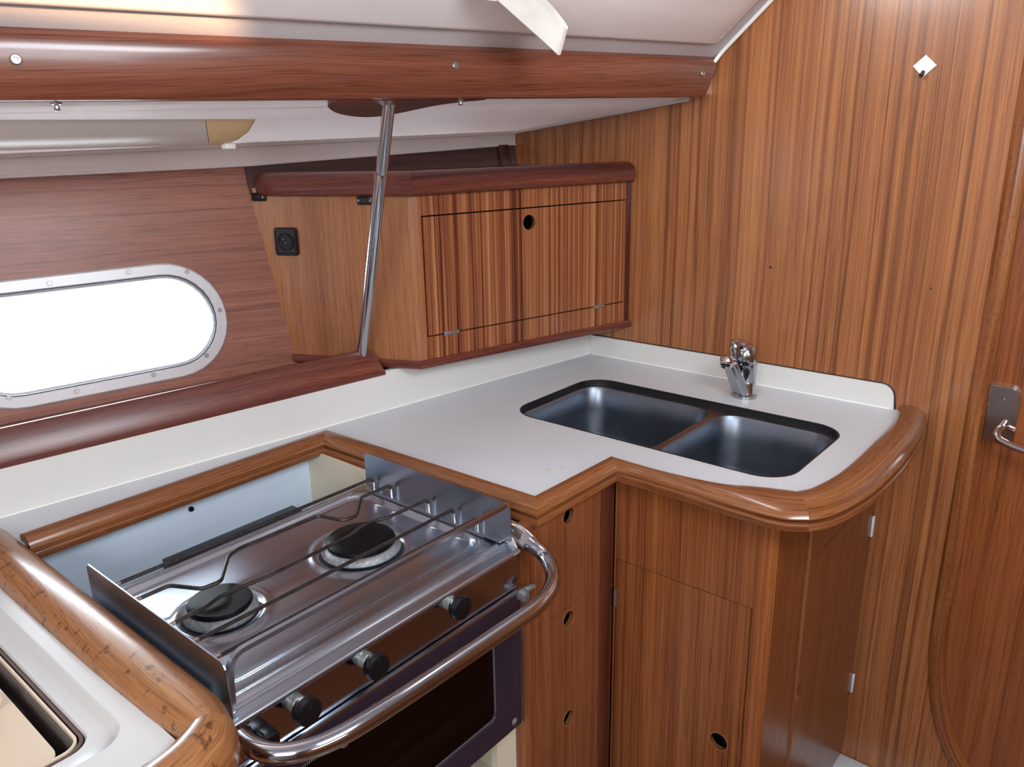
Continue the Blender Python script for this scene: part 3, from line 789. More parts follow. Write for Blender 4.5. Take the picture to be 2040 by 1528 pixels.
bm = nb(); lathe(bm, [(0.0, -0.012), (0.0115, -0.012), (0.0140, -0.007), (0.0152, 0.0), (0.0142, 0.008), (0.0100, 0.0140), (0.0, 0.0170)], (FX - 0.063, FY + 0.0165, Z0 + 0.089)); finish('spout_end', bm, M['chrome'], tp)
bm = nb(); tube(bm, [(FX - 0.040, FY + 0.014, Z0 + 0.084), (FX - 0.060, FY + 0.016, Z0 + 0.092)], [0.0125, 0.0135], 14); finish('spout_neck', bm, M['chrome'], tp)

# ================================================================== FIDDLE SHELF behind the worktop
fs = thing('fiddle_shelf', 'dark mahogany fronted shelf below the porthole', 'shelf', (0.5, 1.33, 0.96))
bm = nb()
sh = [(-0.9, sy(-0.9) + 0.01), (1.06, sy(1.06) + 0.01), (0.985, 1.45), (-0.9, 1.752)]
panel(bm, sh, [], (0, 0, 0.984), (1, 0, 0), (0, 1, 0), (0, 0, 1), 0.012)
finish('shelf_board', bm, M['mahog_post'], fs, smooth=False)
bm = nb()
xs_ = [-0.9, -0.4, 0.0, 0.3, 0.5, 0.7, 0.85, 0.95, 1.000, 1.030, 1.042, 1.046]
inner = [(x, sy(x) + 0.026) for x in xs_]; outer = [(x, sy(x) - 0.002) for x in xs_]
FP = [(0.0, 0.0), (0.0, 0.048), (0.04, 0.0515), (0.12, 0.053), (0.24, 0.0525), (0.34, 0.0495), (0.90, 0.0115), (0.97, 0.0050), (1.0, -0.001), (0.97, -0.0045), (0.9, -0.006), (0.4, -0.006)]
rings = []; uu = [0]
shr = [1] * 8 + [0.99, 0.86, 0.60, 0.42]
for i, (a, b_) in enumerate(zip(inner, outer)):
    rings.append([Vector((a[0] + (b_[0] - a[0]) * t, a[1] + (b_[1] - a[1]) * t, 0.983 + (z if z < 0.004 else z * shr[i]))) for t, z in FP])
    if i: uu.append(uu[-1] + a[0] - inner[i - 1][0])
vv = [0]
for j in range(1, len(FP) + 1):
    p, q = FP[j - 1], FP[j % len(FP)]; vv.append(vv[-1] + math.hypot((q[0] - p[0]) * 0.028, q[1] - p[1]))
skin(bm, rings, uv=(uu, vv)); finish('fiddle_rail', bm, M['mahog2'], fs, angle=30)

# ================================================================== WALL CABINET
WP = Vector((1.10, 1.19, 0)); WU = Vector((0.9705, -0.2412, 0)); WN = Vector((-0.2412, -0.9705, 0))
LU = Vector((-0.4191, 0.9079, 0)); LN = Vector((-0.9079, -0.4191, 0))
wc = thing('wall_cabinet', 'teak wall cabinet with striped drop-front door in the corner', 'cabinet', (1.35, 1.2, 1.0))
VZ = (0, 0, 1)
DS0, DS1, DZ0, DZ1 = 0.016, 0.583, 1.052, 1.303
Wend = 0.600
bm = nb()
panel(bm, [(0.018, 1.003), (Wend - 0.016, 1.003), (Wend - 0.016, 1.345), (0.018, 1.345)], [[(DS0 + 0.0035, DZ0), (DS1, DZ0), (DS1, DZ1), (DS0 + 0.0035, DZ1)]], WP, WU, VZ, WN, 0.015)
finish('front_frame', bm, M['zebra'], wc, smooth=False)
bm = nb(); frame_box(bm, WP, WU, Vector(VZ), WN, (Wend - 0.0155, Wend), (1.003, 1.345), (-0.02, 0.001), 0.001); finish('end_stile', bm, M['mahog_post'], wc)
bm = nb()
g = 0.0030
panel(bm, [(DS0 + 0.0035 + g, DZ0 + g), (DS1 - g * 0.6, DZ0 + g), (DS1 - g * 0.6, DZ1 - g), (DS0 + 0.0035 + g, DZ1 - g)], [circ(0.291, 1.270, 0.0165)], WP, WU, VZ, WN, 0.009)
wd = finish('door', bm, M['zebra'], wc, smooth=False)
wd['label'] = 'strongly striped drop-front door with a round finger hole'
bm = nb(); skin(bm, [[WP + WU * a + Vector((0, 0, b)) + WN * h for a, b in circ(0.291, 1.270, rr)] for rr, h in ((0.0165, 0.0003), (0.0176, 0.0003), (0.0176, -0.009), (0.0165, -0.009))], loop=True)
finish('hole_rim', bm, M['satin'], wd)
bm = nb(); frame_box(bm, WP, WU, Vector(VZ), WN, (0.02, Wend - 0.02), (1.01, 1.34), (-0.12, -0.09)); finish('back_panel', bm, M['dark'], wc)  # near-black sheet: shade inside the cabinet put into its colour
for s in (0.080, 0.500):
    bm = nb(); frame_box(bm, WP, WU, Vector(VZ), WN, (s - 0.019, s + 0.019), (DZ0 - 0.003, DZ0 + 0.005), (-0.001, 0.0012), 0.0008)
    tube(bm, [WP + WU * (s - 0.016) + Vector((0, 0, DZ0 + 0.001)) + WN * 0.001, WP + WU * (s + 0.016) + Vector((0, 0, DZ0 + 0.001)) + WN * 0.001], 0.002, 8)
    finish('hinge', bm, M['screw'], wd)
bm = nb()
panel(bm, [(-0.03, 0.355), (0.736, 0.355), (0.736, 0.470), (-0.03, 0.470)], [], HP + HN * 0.008, HD, HV, HN, 0.006); finish('upper_back_board', bm, M['mahog_back'], wc, smooth=False)
bm = nb(); frame_box(bm, HP, HD, HV, HN, (0.655, 0.690), (0.355, 0.440), (0.008, 0.016), 0.001); finish('upper_cleat', bm, M['mahog_back'], wc)
# angled side panel and rounded corner post
bm = nb()
panel(bm, [(0.020, 1.003), (0.300, 1.003), (0.385, 1.36), (0.020, 1.36)], [], WP, LU, VZ, LN, 0.015)
finish('side_panel', bm, M['satin'], wc, smooth=False)
bm = nb(); sec_ = []
for i in range(9):
    t = i / 8; a = WP + LU * 0.020; c = WP + WU * 0.018; q = (1 - t) ** 2 * a + 2 * t * (1 - t) * (WP + Vector((-0.0005, -0.0005, 0))) + t * t * c; sec_.append(q)
sec_ += [WP + WU * 0.018 - WN * 0.015, WP + LU * 0.020 - LN * 0.015]
skin(bm, [[p + Vector((0, 0, z)) for p in sec_] for z in (1.003, 1.345)]); finish('corner_post', bm, M['satin'], wc, angle=30)
bm = nb()
panel(bm, [(1.10, 1.19), (XB, 1.045), (XB, 1.405), (0.965, 1.50)], [], (0, 0, 1.38), (1, 0, 0), (0, 1, 0), (0, 0, 1), 0.012); 
finish('top_board', bm, M['mahog_post'], wc, smooth=False)
bm = nb()
panel(bm, [(1.10, 1.19), (XB, 1.045), (XB, 1.405), (0.985, 1.44)], [], (0, 0, 1.003), (1, 0, 0), (0, 1, 0), (0, 0, 1), 0.012); 
finish('bottom_board', bm, M['mahog_post'], wc, smooth=False)
# rails along top and bottom
def off_path(d):
    m_ = (WN + LN).normalized(); k = d / m_.dot(WN)
    return m_ * k
TP = [(0.0, 0.0), (0.75, -0.001), (0.93, 0.003), (1.0, 0.010), (1.0, 0.020), (0.93, 0.030), (0.78, 0.038), (0.58, 0.0435), (0.35, 0.046), (0.0, 0.046)]
def rail2(name, P0_, P1_, o0, o1, prof, z, mat, ends=(0, 0)):
    n = 16; inn_ = []; out_ = []
    for i in range(n + 1):
        t = i / n; a = P0_.lerp(P1_, t); b_ = (P0_ + o0).lerp(P1_ + o1, t)
        inn_.append((a.x, a.y)); out_.append((b_.x, b_.y))
    if ends[0]:  # rounded free end: outer line sweeps in
        for i, k in ((0, 0.25), (1, 0.72), (2, 0.93)):
            b_ = Vector(inn_[i]).lerp(Vector(out_[i]), k); out_[i] = (b_.x, b_.y)
    bm = nb(); moulding(bm, inn_, out_, prof, z); return finish(name, bm, M[mat], wc, angle=30)
off = 0.020; mo = off_path(off)
rail2('top_rail', WP + LU * 0.365 - LN * 0.03, WP - (WN + LN).normalized() * 0.03, LN * (off + 0.03) + LU * 0, mo + (WN + LN).normalized() * 0.03, TP, 1.344, 'mahog2', (1, 0))
tr = rail2('top_rail', WP - (WN + LN).normalized() * 0.03, WP + WU * Wend - WN * 0.03, mo + (WN + LN).normalized() * 0.03, WN * (off + 0.03) - WU * 0.006, TP, 1.344, 'mahog2')
BP = [(0.0, 0.0), (0.85, 0.0), (0.97, 0.003), (1.0, 0.008), (0.97, 0.014), (0.85, 0.0175), (0.0, 0.0175)]
ob = 0.009; mb = off_path(ob)
rail2('bottom_rail', WP + LU * 0.30 - LN * 0.02, WP - (WN + LN).normalized() * 0.02, LN * (ob + 0.02), mb + (WN + LN).normalized() * 0.02, BP, 0.987, 'mahog2')
rail2('bottom_rail', WP - (WN + LN).normalized() * 0.02, WP + WU * (Wend + 0.004) - WN * 0.02, mb + (WN + LN).normalized() * 0.02, WN * (ob + 0.02), BP, 0.987, 'mahog2')

# power socket and two switches on the cabinet's angled side
def on_side(bm, s, z, u0, u1, v0, v1, h0, h1, bev):
    frame_box(bm, WP + LU * s + Vector((0, 0, z)), -LU, Vector(VZ), LN, (u0, u1), (v0, v1), (h0, h1), bev)
so_ = thing('power_socket', 'square black power socket on the cabinet side', 'socket', WP + LU * 0.285 + Vector((0, 0, 1.25)))
O_ = WP + LU * 0.2855 + Vector((0, 0, 1.250))
def plate_ring(bm, secs):
    rings = [[O_ - LU * a + Vector((0, 0, b)) + LN * h for a, b in (rrect(-w_, -w_h, w_, w_h, r, 5))] for w_, w_h, r, h in secs]
    return rings
bm = nb(); r_ = plate_ring(bm, [(0.0265, 0.029, 0.006, 0.0), (0.0265, 0.029, 0.006, 0.006), (0.0245, 0.027, 0.005, 0.009), (0.0205, 0.0225, 0.004, 0.0095), (0.0200, 0.0220, 0.004, 0.0085)])
skin(bm, r_); finish('face_plate', bm, M['black'], so_, angle=30)
bm = nb(); lathe(bm, [(0.0, 0.0), (0.0145, 0.0), (0.0165, 0.011), (0.0185, 0.0115), (0.0190, 0.0095), (0.0190, 0.008)], O_ + LN * 0.0005, LN, 28)
finish('socket_well', bm, M['rubber'], so_)
for a, b_ in ((-0.002, 0.006), (0.003, -0.002)):
    bm = nb(); lathe(bm, [(0.0, 0.0135), (0.0016, 0.013), (0.0017, 0.010), (0.0017, 0.0)], O_ - LU * a + Vector((0, 0, b_)), LN, 10); finish('pin', bm, M['chrome'], so_)
for s, z, lab, nm in ((0.340, 1.3415, 'small black rocker switch under the cabinet rail beside the hull', 1), (0.099, 1.3345, 'small black screwed switch plate beside the steel pole', 2)):
    t_ = thing('rocker_switch', lab, 'switch', WP + LU * s + Vector((0, 0, z)))
    bm = nb(); on_side(bm, s, z, -0.0165, 0.0165, -0.0085, 0.0085, 0, 0.007, 0.0025); finish('housing', bm, M['black'], t_)
    bm = nb(); on_side(bm, s, z, -0.009, 0.006, -0.0045, 0.0045, 0.006, 0.0090, 0.001); finish('rocker', bm, M['rubber'], t_)
    for k in ((0.0115,) if nm == 1 else (-0.0125, 0.0125)):
        bm = nb(); lathe(bm, [(0.0, 0.001), (0.0022, 0.001), (0.0024, 0.0)], WP + LU * (s - k) + Vector((0, 0, z)) + LN * 0.0069, LN, 10); finish('screw', bm, M['screw'], t_)

# ================================================================== BASE CABINETS
# drawers
dr = thing('drawer_cabinet', 'narrow teak cabinet with a column of finger-hole drawers beside the stove', 'cabinet', (0.95, 0.72, 0.0))
YD = 0.700
bm = nb()
zs = [0.872, 0.6835, 0.4785, 0.2735, 0.070]
holes = [[(0.871, zs[i + 1] + 0.0), (1.046, zs[i + 1]), (1.046, zs[i]), (0.871, zs[i])] for i in range(4)]
holes = [[(0.871, zs[-1]), (1.046, zs[-1]), (1.046, zs[0]), (0.871, zs[0])]]
panel(bm, [(0.855, 0.0), (1.052, 0.0), (1.052, 0.879), (0.855, 0.879)], holes, (0, YD, 0), (1, 0, 0), VZ, (0, -1, 0), 0.018)
finish('face_frame', bm, M['drawer'], dr, smooth=False)
bm = nb(); sec_ = [(0.838, YD + 0.018), (0.838, YD + 0.014)] + [(0.855 - 0.017 * math.cos(R(a)), YD + 0.017 - 0.017 * math.sin(R(a))) for a in (15, 35, 55, 75, 90)] + [(0.855, YD + 0.018)]
skin(bm, [[Vector((x, y, z)) for x, y in sec_] for z in (0.0, 0.879)]); finish('corner_post', bm, M['drawer'], dr, angle=30)
bm = nb(); box(bm, (0.838, YD + 0.018, 0.0), (0.850, 1.235, 0.879)); finish('side_panel', bm, M['drawer'], dr, smooth=False)
for i in range(4):
    bm = nb(); g = 0.0010
    hz = zs[i] - 0.0165 if i == 0 else zs[i] - 0.0255
    rr = 0.0145
    panel(bm, [(0.8715, zs[i + 1] + g), (1.0450, zs[i + 1] + g), (1.0450, zs[i] - g), (0.8715, zs[i] - g)], [circ(0.957, hz if i else 0.853, rr)], (0, YD - 0.0008, 0), (1, 0, 0), VZ, (0, -1, 0), 0.0085)
    d_ = finish('drawer_front', bm, M['drawer'], dr, smooth=False)
    bm = nb(); hz_ = hz if i else 0.853
    skin(bm, [[Vector((a, YD - 0.0008 - h, b)) for a, b in circ(0.957, hz_, r__)] for r__, h in ((rr, 0.0004), (rr + 0.0012, 0.0004), (rr + 0.0012, -0.0085), (rr, -0.0085))], loop=True)
    finish('hole_rim', bm, M['satin'], d_)
bm = nb(); box(bm, (0.86, YD + 0.06, 0.02), (1.05, YD + 0.07, 0.875)); finish('dark_backing', bm, M['dark'], dr)  # one near-black sheet painting the shade behind all the finger holes
bm = nb(); box(bm, (1.0525, YD + 0.001, 0.0), (1.0995, YD + 0.03, 0.879), 0.003); finish('corner_stile', bm, M['mahog_post'], dr)

# sink cabinet
sc_ = thing('sink_cabinet', 'teak cabinet below the sink with hinged door and rounded corner', 'cabinet', (1.35, 0.55, 0.0))
XS = 1.100
bm = nb()
panel(bm, [(0.430, 0.0), (0.700, 0.0), (0.700, 0.879), (0.430, 0.879)], [[(0.4345, 0.07), (0.6965, 0.07), (0.6965, 0.712), (0.4345, 0.712)]], (XS, 0, 0), (0, 1, 0), VZ, (-1, 0, 0), 0.018)
finish('face_frame', bm, M['cab'], sc_, smooth=False)
bm = nb(); g = 0.0014
panel(bm, [(0.4345 + g, 0.07 + g), (0.6965 - 0.0025, 0.07 + g), (0.6965 - 0.0025, 0.712 - g), (0.4345 + g, 0.712 - g)], [circ(0.476, 0.427, 0.0165)], (XS - 0.001, 0, 0), (0, 1, 0), VZ, (-1, 0, 0), 0.010)
sd_ = finish('door', bm, M['cab'], sc_, smooth=False); sd_['label'] = 'flat teak door with a round finger hole'
bm = nb(); skin(bm, [[Vector((XS - 0.001 - h, a, b)) for a, b in circ(0.476, 0.427, r__)] for r__, h in ((0.0165, 0.0004), (0.0178, 0.0004), (0.0178, -0.010), (0.0165, -0.010))], loop=True)
finish('hole_rim', bm, M['satin'], sd_)
for z in (0.632, 0.16):
    bm = nb(); tube(bm, [(XS - 0.003, 0.6955, z - 0.018), (XS - 0.003, 0.6955, z + 0.018)], 0.0026, 8)
    box(bm, (XS - 0.0025, 0.6925, z - 0.018), (XS + 0.001, 0.6985, z + 0.018)); finish('hinge', bm, M['screw'], sd_)
bm = nb(); r_ = 0.022
arc = [(XS + r_ - r_ * math.sin(R(a)), 0.4085 + r_ - r_ * math.cos(R(a))) for a in (90, 75, 60, 45, 30, 15, 0)]
sec_ = arc + [(XS + r_ + 0.0, 0.4085 + 0.018), (XS + 0.018, 0.430)]
skin(bm, [[Vector((x, y, z)) for x, y in sec_] for z in (0.0, 0.879)]); finish('corner_post', bm, M['cab'], sc_, angle=30)
bm = nb()
YS = 0.4085
panel(bm, [(XS + r_, 0.0), (1.262, 0.0), (1.262, 0.879), (XS + r_, 0.879)], [], (0, YS, 0), (1, 0, 0), VZ, (0, -1, 0), 0.016); finish('side_panel', bm, M['side'], sc_, smooth=False)
bm = nb(); tube(bm, [(1.268, YS + 0.001, 0.0), (1.268, YS + 0.001, 0.879)], 0.0045, 8); finish('bead', bm, M['drawer'], sc_)
bm = nb()
panel(bm, [(1.274, 0.721), (XB - 0.004, 0.721), (XB - 0.004, 0.879), (1.274, 0.879)], [], (0, YS + 0.003, 0), (1, 0, 0), VZ, (0, -1, 0), 0.016); finish('top_panel', bm, M['side'], sc_, smooth=False)
bm = nb()
panel(bm, [(1.274, 0.05), (XB - 0.026, 0.05), (XB - 0.026, 0.7175), (1.274, 0.7175)], [rrect(1.288, 0.412, 1.312, 0.452, 0.0115, 5)], (0, YS + 0.0035, 0), (1, 0, 0), VZ, (0, -1, 0), 0.016)
d2 = finish('door', bm, M['side'], sc_, smooth=False); d2['label'] = 'narrow side door with an oval finger slot beside the bulkhead'
bm = nb(); box(bm, (1.276, YS + 0.012, 0.40), (1.33, YS + 0.019, 0.47)); finish('slot_lining', bm, M['satin'], d2)
for z in (0.635, 0.235):
    bm = nb(); box(bm, (XB - 0.020, YS - 0.001, z - 0.024), (XB - 0.012, YS + 0.004, z + 0.024), 0.001); finish('hinge', bm, M['sill'], d2)
bm = nb(); box(bm, (1.16, 0.45, 0.05), (1.17, 0.695, 0.71)); box(bm, (1.13, 0.47, 0.05), (XB - 0.03, 0.48, 0.71)); finish('interior_panel', bm, M['dark'], sc_, smooth=False)  # near-black sheets stand in for shade behind the doors and finger hole

# pale sill at the foot of the bulkhead
bm = nb(); box(bm, (1.612, 0.20, 0.0), (1.682, 0.437, 0.022), 0.003); tag(finish('door_threshold', bm, M['sill'], None, (1.64, 0.3, 0.0)), 'pale metal threshold strip on the floor by the bulkhead', 'threshold')

# ================================================================== STOVE RECESS
rc = thing('stove_recess', 'pale painted liner of the recess behind the stove', 'recess', (0.6, 1.0, 0.0))
bm = nb(); box(bm, (0.33, 1.236, 0.30), (0.848, 1.246, 0.879)); finish('back_panel', bm, M['well'], rc, smooth=False)
bm = nb(); box(bm, (0.832, 0.74, 0.30), (0.8375, 1.236, 0.879)); 
finish('side_panel', bm, M['well_cream'], rc, smooth=False)
bm = nb(); box(bm, (0.33, 0.74, 0.30), (0.336 - 0.012, 1.236, 0.879)); finish('side_panel', bm, M['well'], rc, smooth=False)
bm = nb(); box(bm, (0.33, 0.72, 0.38), (0.838, 1.24, 0.39)); box(bm, (0.33, 0.72, 0.0), (0.838, 0.735, 0.38)); box(bm, (0.79, 0.722, 0.38), (0.838, 0.735, 0.56)); finish('base_panel', bm, M['well_cream'], rc, smooth=False)
screw_at('screw', (0.587, 1.236, 0.8475), (0, -1, 0), 0.0048, rc, M['black'], 0.004)
bm = nb(); box(bm, (0.525, 1.203, 0.752), (0.786, 1.236, 0.778), 0.001); tag(finish('vent_strip', bm, M['black'], None, (0.65, 1.22, 0.77)), 'black metal strip along the back of the stove recess', 'vent strip')

# ================================================================== STOVE
sv = thing('stove', 'two-burner gimballed stainless gas stove with smoked-glass oven door', 'stove', (0.575, 0.86, 0.50))
SX_0, SX_1, SY_0, SY_1, ZP = 0.333, 0.814, 0.685, 1.050, 0.862
b1 = (0.444, 0.893); b2 = (0.670, 0.879)
def smooth(a, b, x):
    t = max(0, min(1, (x - a) / (b - a))); return t * t * (3 - 2 * t)
def sd_rr(x, y, x0_, y0_, x1_, y1_, r):
    cx, cy = (x0_ + x1_) / 2, (y0_ + y1_) / 2
    qx, qy = abs(x - cx) - (x1_ - x0_) / 2 + r, abs(y - cy) - (y1_ - y0_) / 2 + r
    return math.hypot(max(qx, 0), max(qy, 0)) + min(max(qx, qy), 0) - r
def topz(x, y):
    d = sd_rr(x, y, 0.352, 0.742, 0.800, 1.040, 0.035)
    z = ZP - 0.0075 * (1 - smooth(-0.012, 0.001, d))
    for c, kk in ((b1, 0.050), (b2, 0.063)):
        rr = math.hypot(x - c[0], y - c[1])
        z += 0.0030 * math.exp(-((rr - kk - 0.008) / 0.007) ** 2) - 0.003 * (1 - smooth(kk - 0.006, kk + 0.006, rr))
    # pressed bead and step along the front
    z += 0.0022 * math.exp(-((y - 0.7175) / 0.0035) ** 2)
    z -= 0.0030 * (1 - smooth(0.7060, 0.7090, y))
    z += 0.0018 * math.exp(-((y - 1.044) / 0.003) ** 2)
    z += 0.0010 * math.exp(-((x - 0.343) / 0.003) ** 2) * (1 if y > 0.74 else 0)
    return z
bm = nb(); nx, ny = 150, 130
g_ = [[bm.verts.new((SX_0 + (SX_1 - SX_0) * i / nx, SY_0 + 0.003 + (SY_1 - SY_0 - 0.003) * j / ny, 0)) for j in range(ny + 1)] for i in range(nx + 1)]
for row in g_:
    for v in row: v.co.z = topz(v.co.x, v.co.y)
for i in range(nx):
    for j in range(ny): bm.faces.new((g_[i][j], g_[i + 1][j], g_[i + 1][j + 1], g_[i][j + 1]))
# rolled front lip
lipp = [(0.0, 0.0), (-0.0022, -0.0006), (-0.0038, -0.0022), (-0.0042, -0.0050), (-0.0030, -0.0075)]
prev = [g_[i][0] for i in range(nx + 1)]
for a, b_ in lipp[1:]:
    cur = [bm.verts.new((v.co.x, SY_0 + 0.003 + a, g_[i][0].co.z + b_)) for i, v in enumerate(prev)]
    for i in range(nx): bm.faces.new((prev[i], cur[i], cur[i + 1], prev[i + 1]))
    prev = cur
# back edge folded down
cur = [bm.verts.new((g_[i][ny].co.x, SY_1, ZP - 0.02)) for i in range(nx + 1)]
for i in range(nx): bm.faces.new((g_[i][ny], g_[i + 1][ny], cur[i + 1], cur[i]))
finish('hob_top', bm, M['steel'], sv, angle=50)
bm = nb()
ZB = 0.545
box(bm, (SX_0 + 0.001, SY_0 + 0.004, 0.796), (SX_1 - 0.001, SY_0 + 0.010, ZP - 0.004)); 
finish('control_panel', bm, M['steel_front'], sv, smooth=False)
bm = nb()
box(bm, (SX_0, SY_0 + 0.012, ZB), (SX_0 + 0.004, SY_1, ZP - 0.004)); box(bm, (SX_1 - 0.004, SY_0 + 0.012, ZB), (SX_1, SY_1, ZP - 0.004))
box(bm, (SX_0, SY_1 - 0.004, ZB), (SX_1, SY_1, ZP - 0.01)); box(bm, (SX_0, SY_0 + 0.012, ZB), (SX_1, SY_1, ZB + 0.004)); box(bm, (SX_0 + 0.004, SY_0 + 0.012, 0.79), (SX_1 - 0.004, SY_1 - 0.004, 0.794))
finish('oven_casing', bm, M['steel_plate'], sv, smooth=False)
bm = nb(); box(bm, (SX_0 + 0.004, SY_1 - 0.03, ZB + 0.004), (SX_1 - 0.004, SY_1 - 0.025, 0.79)); box(bm, (SX_0 + 0.0045, SY_0 + 0.03, ZB + 0.004), (SX_0 + 0.02, SY_1 - 0.03, 0.79)); box(bm, (SX_1 - 0.02, SY_0 + 0.03, ZB + 0.004), (SX_1 - 0.0045, SY_1 - 0.03, 0.79)); box(bm, (SX_0 + 0.004, SY_0 + 0.03, ZB + 0.0045), (SX_1 - 0.004, SY_1 - 0.03, ZB + 0.012))
finish('oven_lining', bm, M['dark'], sv, smooth=False)
bm = nb()
for y in [SY_0 + 0.05 + k * 0.026 for k in range(11)]: tube(bm, [(SX_0 + 0.022, y, 0.665), (SX_1 - 0.022, y, 0.665)], 0.0018, 6)
for x in (SX_0 + 0.03, SX_1 - 0.03): tube(bm, [(x, SY_0 + 0.04, 0.664), (x, SY_1 - 0.04, 0.664)], 0.0025, 6)
finish('oven_rack', bm, M['wire_end'], sv)
# side body cheek seen outboard of the plate
bm = nb(); pts = [(0.693, 0.846), (0.693, 0.858), (0.701, 0.871), (0.716, 0.876), (0.745, 0.874), (0.75, 0.846)]
panel(bm, pts, [], (0.8148, 0, 0), (0, 1, 0), (0, 0, 1), (-1, 0, 0), 0.003, 0); finish('cheek', bm, M['alu'], sv, smooth=False)
# guard plates
def guard(x, tz0, tz1, y0_, y1_, nm, top=0.930):
    bm = nb()
    r = 0.012; P = [(y0_, tz0), (y0_, top - r)] + [(y0_ + r - r * math.cos(R(a)), top - r + r * math.sin(R(a))) for a in (25, 50, 75, 90)] + [(y1_ - 0.006, top), (y1_, top - 0.006), (y1_, tz1)]
    panel(bm, P, [], (x, 0, 0), (0, 1, 0), (0, 0, 1), (-1, 0, 0), 0.0016)
    # folded lip on the hob side
    s = 1 if x < 0.5 else -1
    xa, xb = sorted((x + s * 0.0, x + s * 0.011)); box(bm, (xa - 0.0008, y0_ + 0.012, tz0 - 0.0005), (xb, y1_ - 0.02, tz0 + 0.0025), 0.0005)
    return finish('guard_plate', bm, M['steel_plate'], sv, smooth=False)
gl = guard(0.338, 0.858, 0.858, 0.690, 1.026, 'l'); gr_ = guard(0.8120, 0.866, 0.866, 0.701, 1.036, 'r', 0.929)
gl['label'] = 'dark-looking guard plate beside the worn teak rail'
gr_['label'] = 'upright guard plate beside the drawer cabinet'
# burners
for c, rc_, rr in ((b1, 0.0415, 0.0480), (b2, 0.0520, 0.0600)):
    bm = nb(); z = ZP - 0.008
    lathe(bm, [(rr * 0.6, 0.0), (rr * 0.95, 0.001), (rr, 0.004), (rr * 0.985, 0.008), (rr * 0.90, 0.0125), (rr * 0.80, 0.0145), (rr * 0.2, 0.0150), (0.0, 0.0150)], (c[0], c[1], z), seg=40)
    bo = finish('burner', bm, M['cast'], sv, angle=50)
    bm = nb(); lathe(bm, [(0.0, 0.013), (rc_ * 0.96, 0.013), (rc_, 0.0155), (rc_, 0.0195), (rc_ * 0.965, 0.0215), (rc_ * 0.6, 0.0222), (0.0, 0.0225)], (c[0], c[1], z), seg=40)
    finish('burner_cap', bm, M['enamel'], bo, angle=50)
# pan-support wires
ZW = 0.891
def wire(P, foot=True):
    bm = nb(); Q = round_path([(x, y, ZW) for x, y in P] + [(0.8045, P[-1][1] + 0.0015, ZW - 0.001), (0.8055, P[-1][1] + 0.0015, ZP + 0.001)], 0.0065, 5)
    tube(bm, Q[:-1], 0.0028, 8); wo = finish('pan_support_wire', bm, M['wire'], sv)
    bm = nb(); e0 = Q[-1].copy(); tube(bm, [Q[-2], e0], 0.00295, 8); finish('wire_hook', bm, M['wire_end'], wo)
    bm = nb(); tube(bm, [Q[0] + Vector((0.001, 0, 0)), Q[0] + Vector((0.030, (Q[1] - Q[0]).y * 0.030 / max(1e-3, (Q[1] - Q[0]).x), 0))], 0.00295, 8); finish('wire_end', bm, M['wire_end'], wo)
    return wo
wire([(0.340, 1.012), (0.790, 1.006)])
wire([(0.340, 0.953), (0.408, 0.953), (0.431, 0.910), (0.457, 0.908), (0.500, 0.961), (0.522, 0.969), (0.582, 0.966), (0.657, 0.964), (0.671, 0.919), (0.694, 0.916), (0.741, 0.962), (0.790, 0.961)])
wire([(0.340, 0.864), (0.410, 0.867), (0.433, 0.875), (0.462, 0.874), (0.500, 0.869), (0.645, 0.872), (0.676, 0.881), (0.700, 0.880), (0.725, 0.872), (0.790, 0.870)])
wire([(0.340, 0.810), (0.790, 0.812)])
wire([(0.340, 0.762), (0.790, 0.762)])
bm = nb()  # clip strip where the wires drop
box(bm, (0.800, 0.745, ZP + 0.001), (0.8095, 1.02, ZP + 0.006), 0.001); finish('wire_clip_strip', bm, M['steel_plate'], sv)
# flat front bar
bm = nb()
P = round_path([(0.8115, 0.7085, 0.9255), (0.352, 0.7065, 0.9255), (0.347, 0.704, 0.868)], 0.020, 6)
rings = []
for i, p in enumerate(P):
    d = (P[min(i + 1, len(P) - 1)] - P[max(0, i - 1)]).normalized(); s_ = Vector((0, 1, 0)); n_ = d.cross(s_).normalized()
    rings.append([p + s_ * 0.0032 + n_ * 0.003, p - s_ * 0.0032 + n_ * 0.003, p - s_ * 0.0032 - n_ * 0.003, p + s_ * 0.0032 - n_ * 0.003])
skin(bm, rings); finish('front_bar', bm, M['steel'], sv, angle=40)
# knobs
for x, z in ((0.663, 0.8435), (0.515, 0.8365), (0.413, 0.8375)):
    Oc = Vector((x, SY_0 + 0.004, z)); ax_ = Vector((-0.02, -1, 0.03))
    bm = nb(); lathe(bm, [(0.0105, 0.0), (0.0105, 0.010), (0.0095, 0.011), (0.0092, 0.022)], Oc, ax_, 20); ks_ = None
    stem_o = finish('knob_stem', bm, M['stem'], sv)
    bm = nb(); prof = [(0.0, 0.016), (0.0150, 0.016), (0.0168, 0.0185), (0.0172, 0.026), (0.0160, 0.0305), (0.0110, 0.0320), (0.0, 0.0310)]
    lathe(bm, prof, Oc, ax_, 14); k_ = finish('knob', bm, M['knob'], sv, angle=35)
    bm = nb(); frame_box(bm, Oc + ax_ * 0.0318, Vector((1, 0, 0)), Vector((0, 0, 1)), ax_.normalized(), (-0.0012, 0.0012), (0.006, 0.012), (-0.001, 0.0008)); finish('pointer', bm, M['rubber'], k_)
bm = nb(); box(bm, (0.360, 0.668, 0.816), (0.378, 0.690, 0.832), 0.002); tube(bm, [(0.356, 0.680, 0.842), (0.362, 0.674, 0.834)], 0.0015, 6); finish('igniter', bm, M['black'], sv)
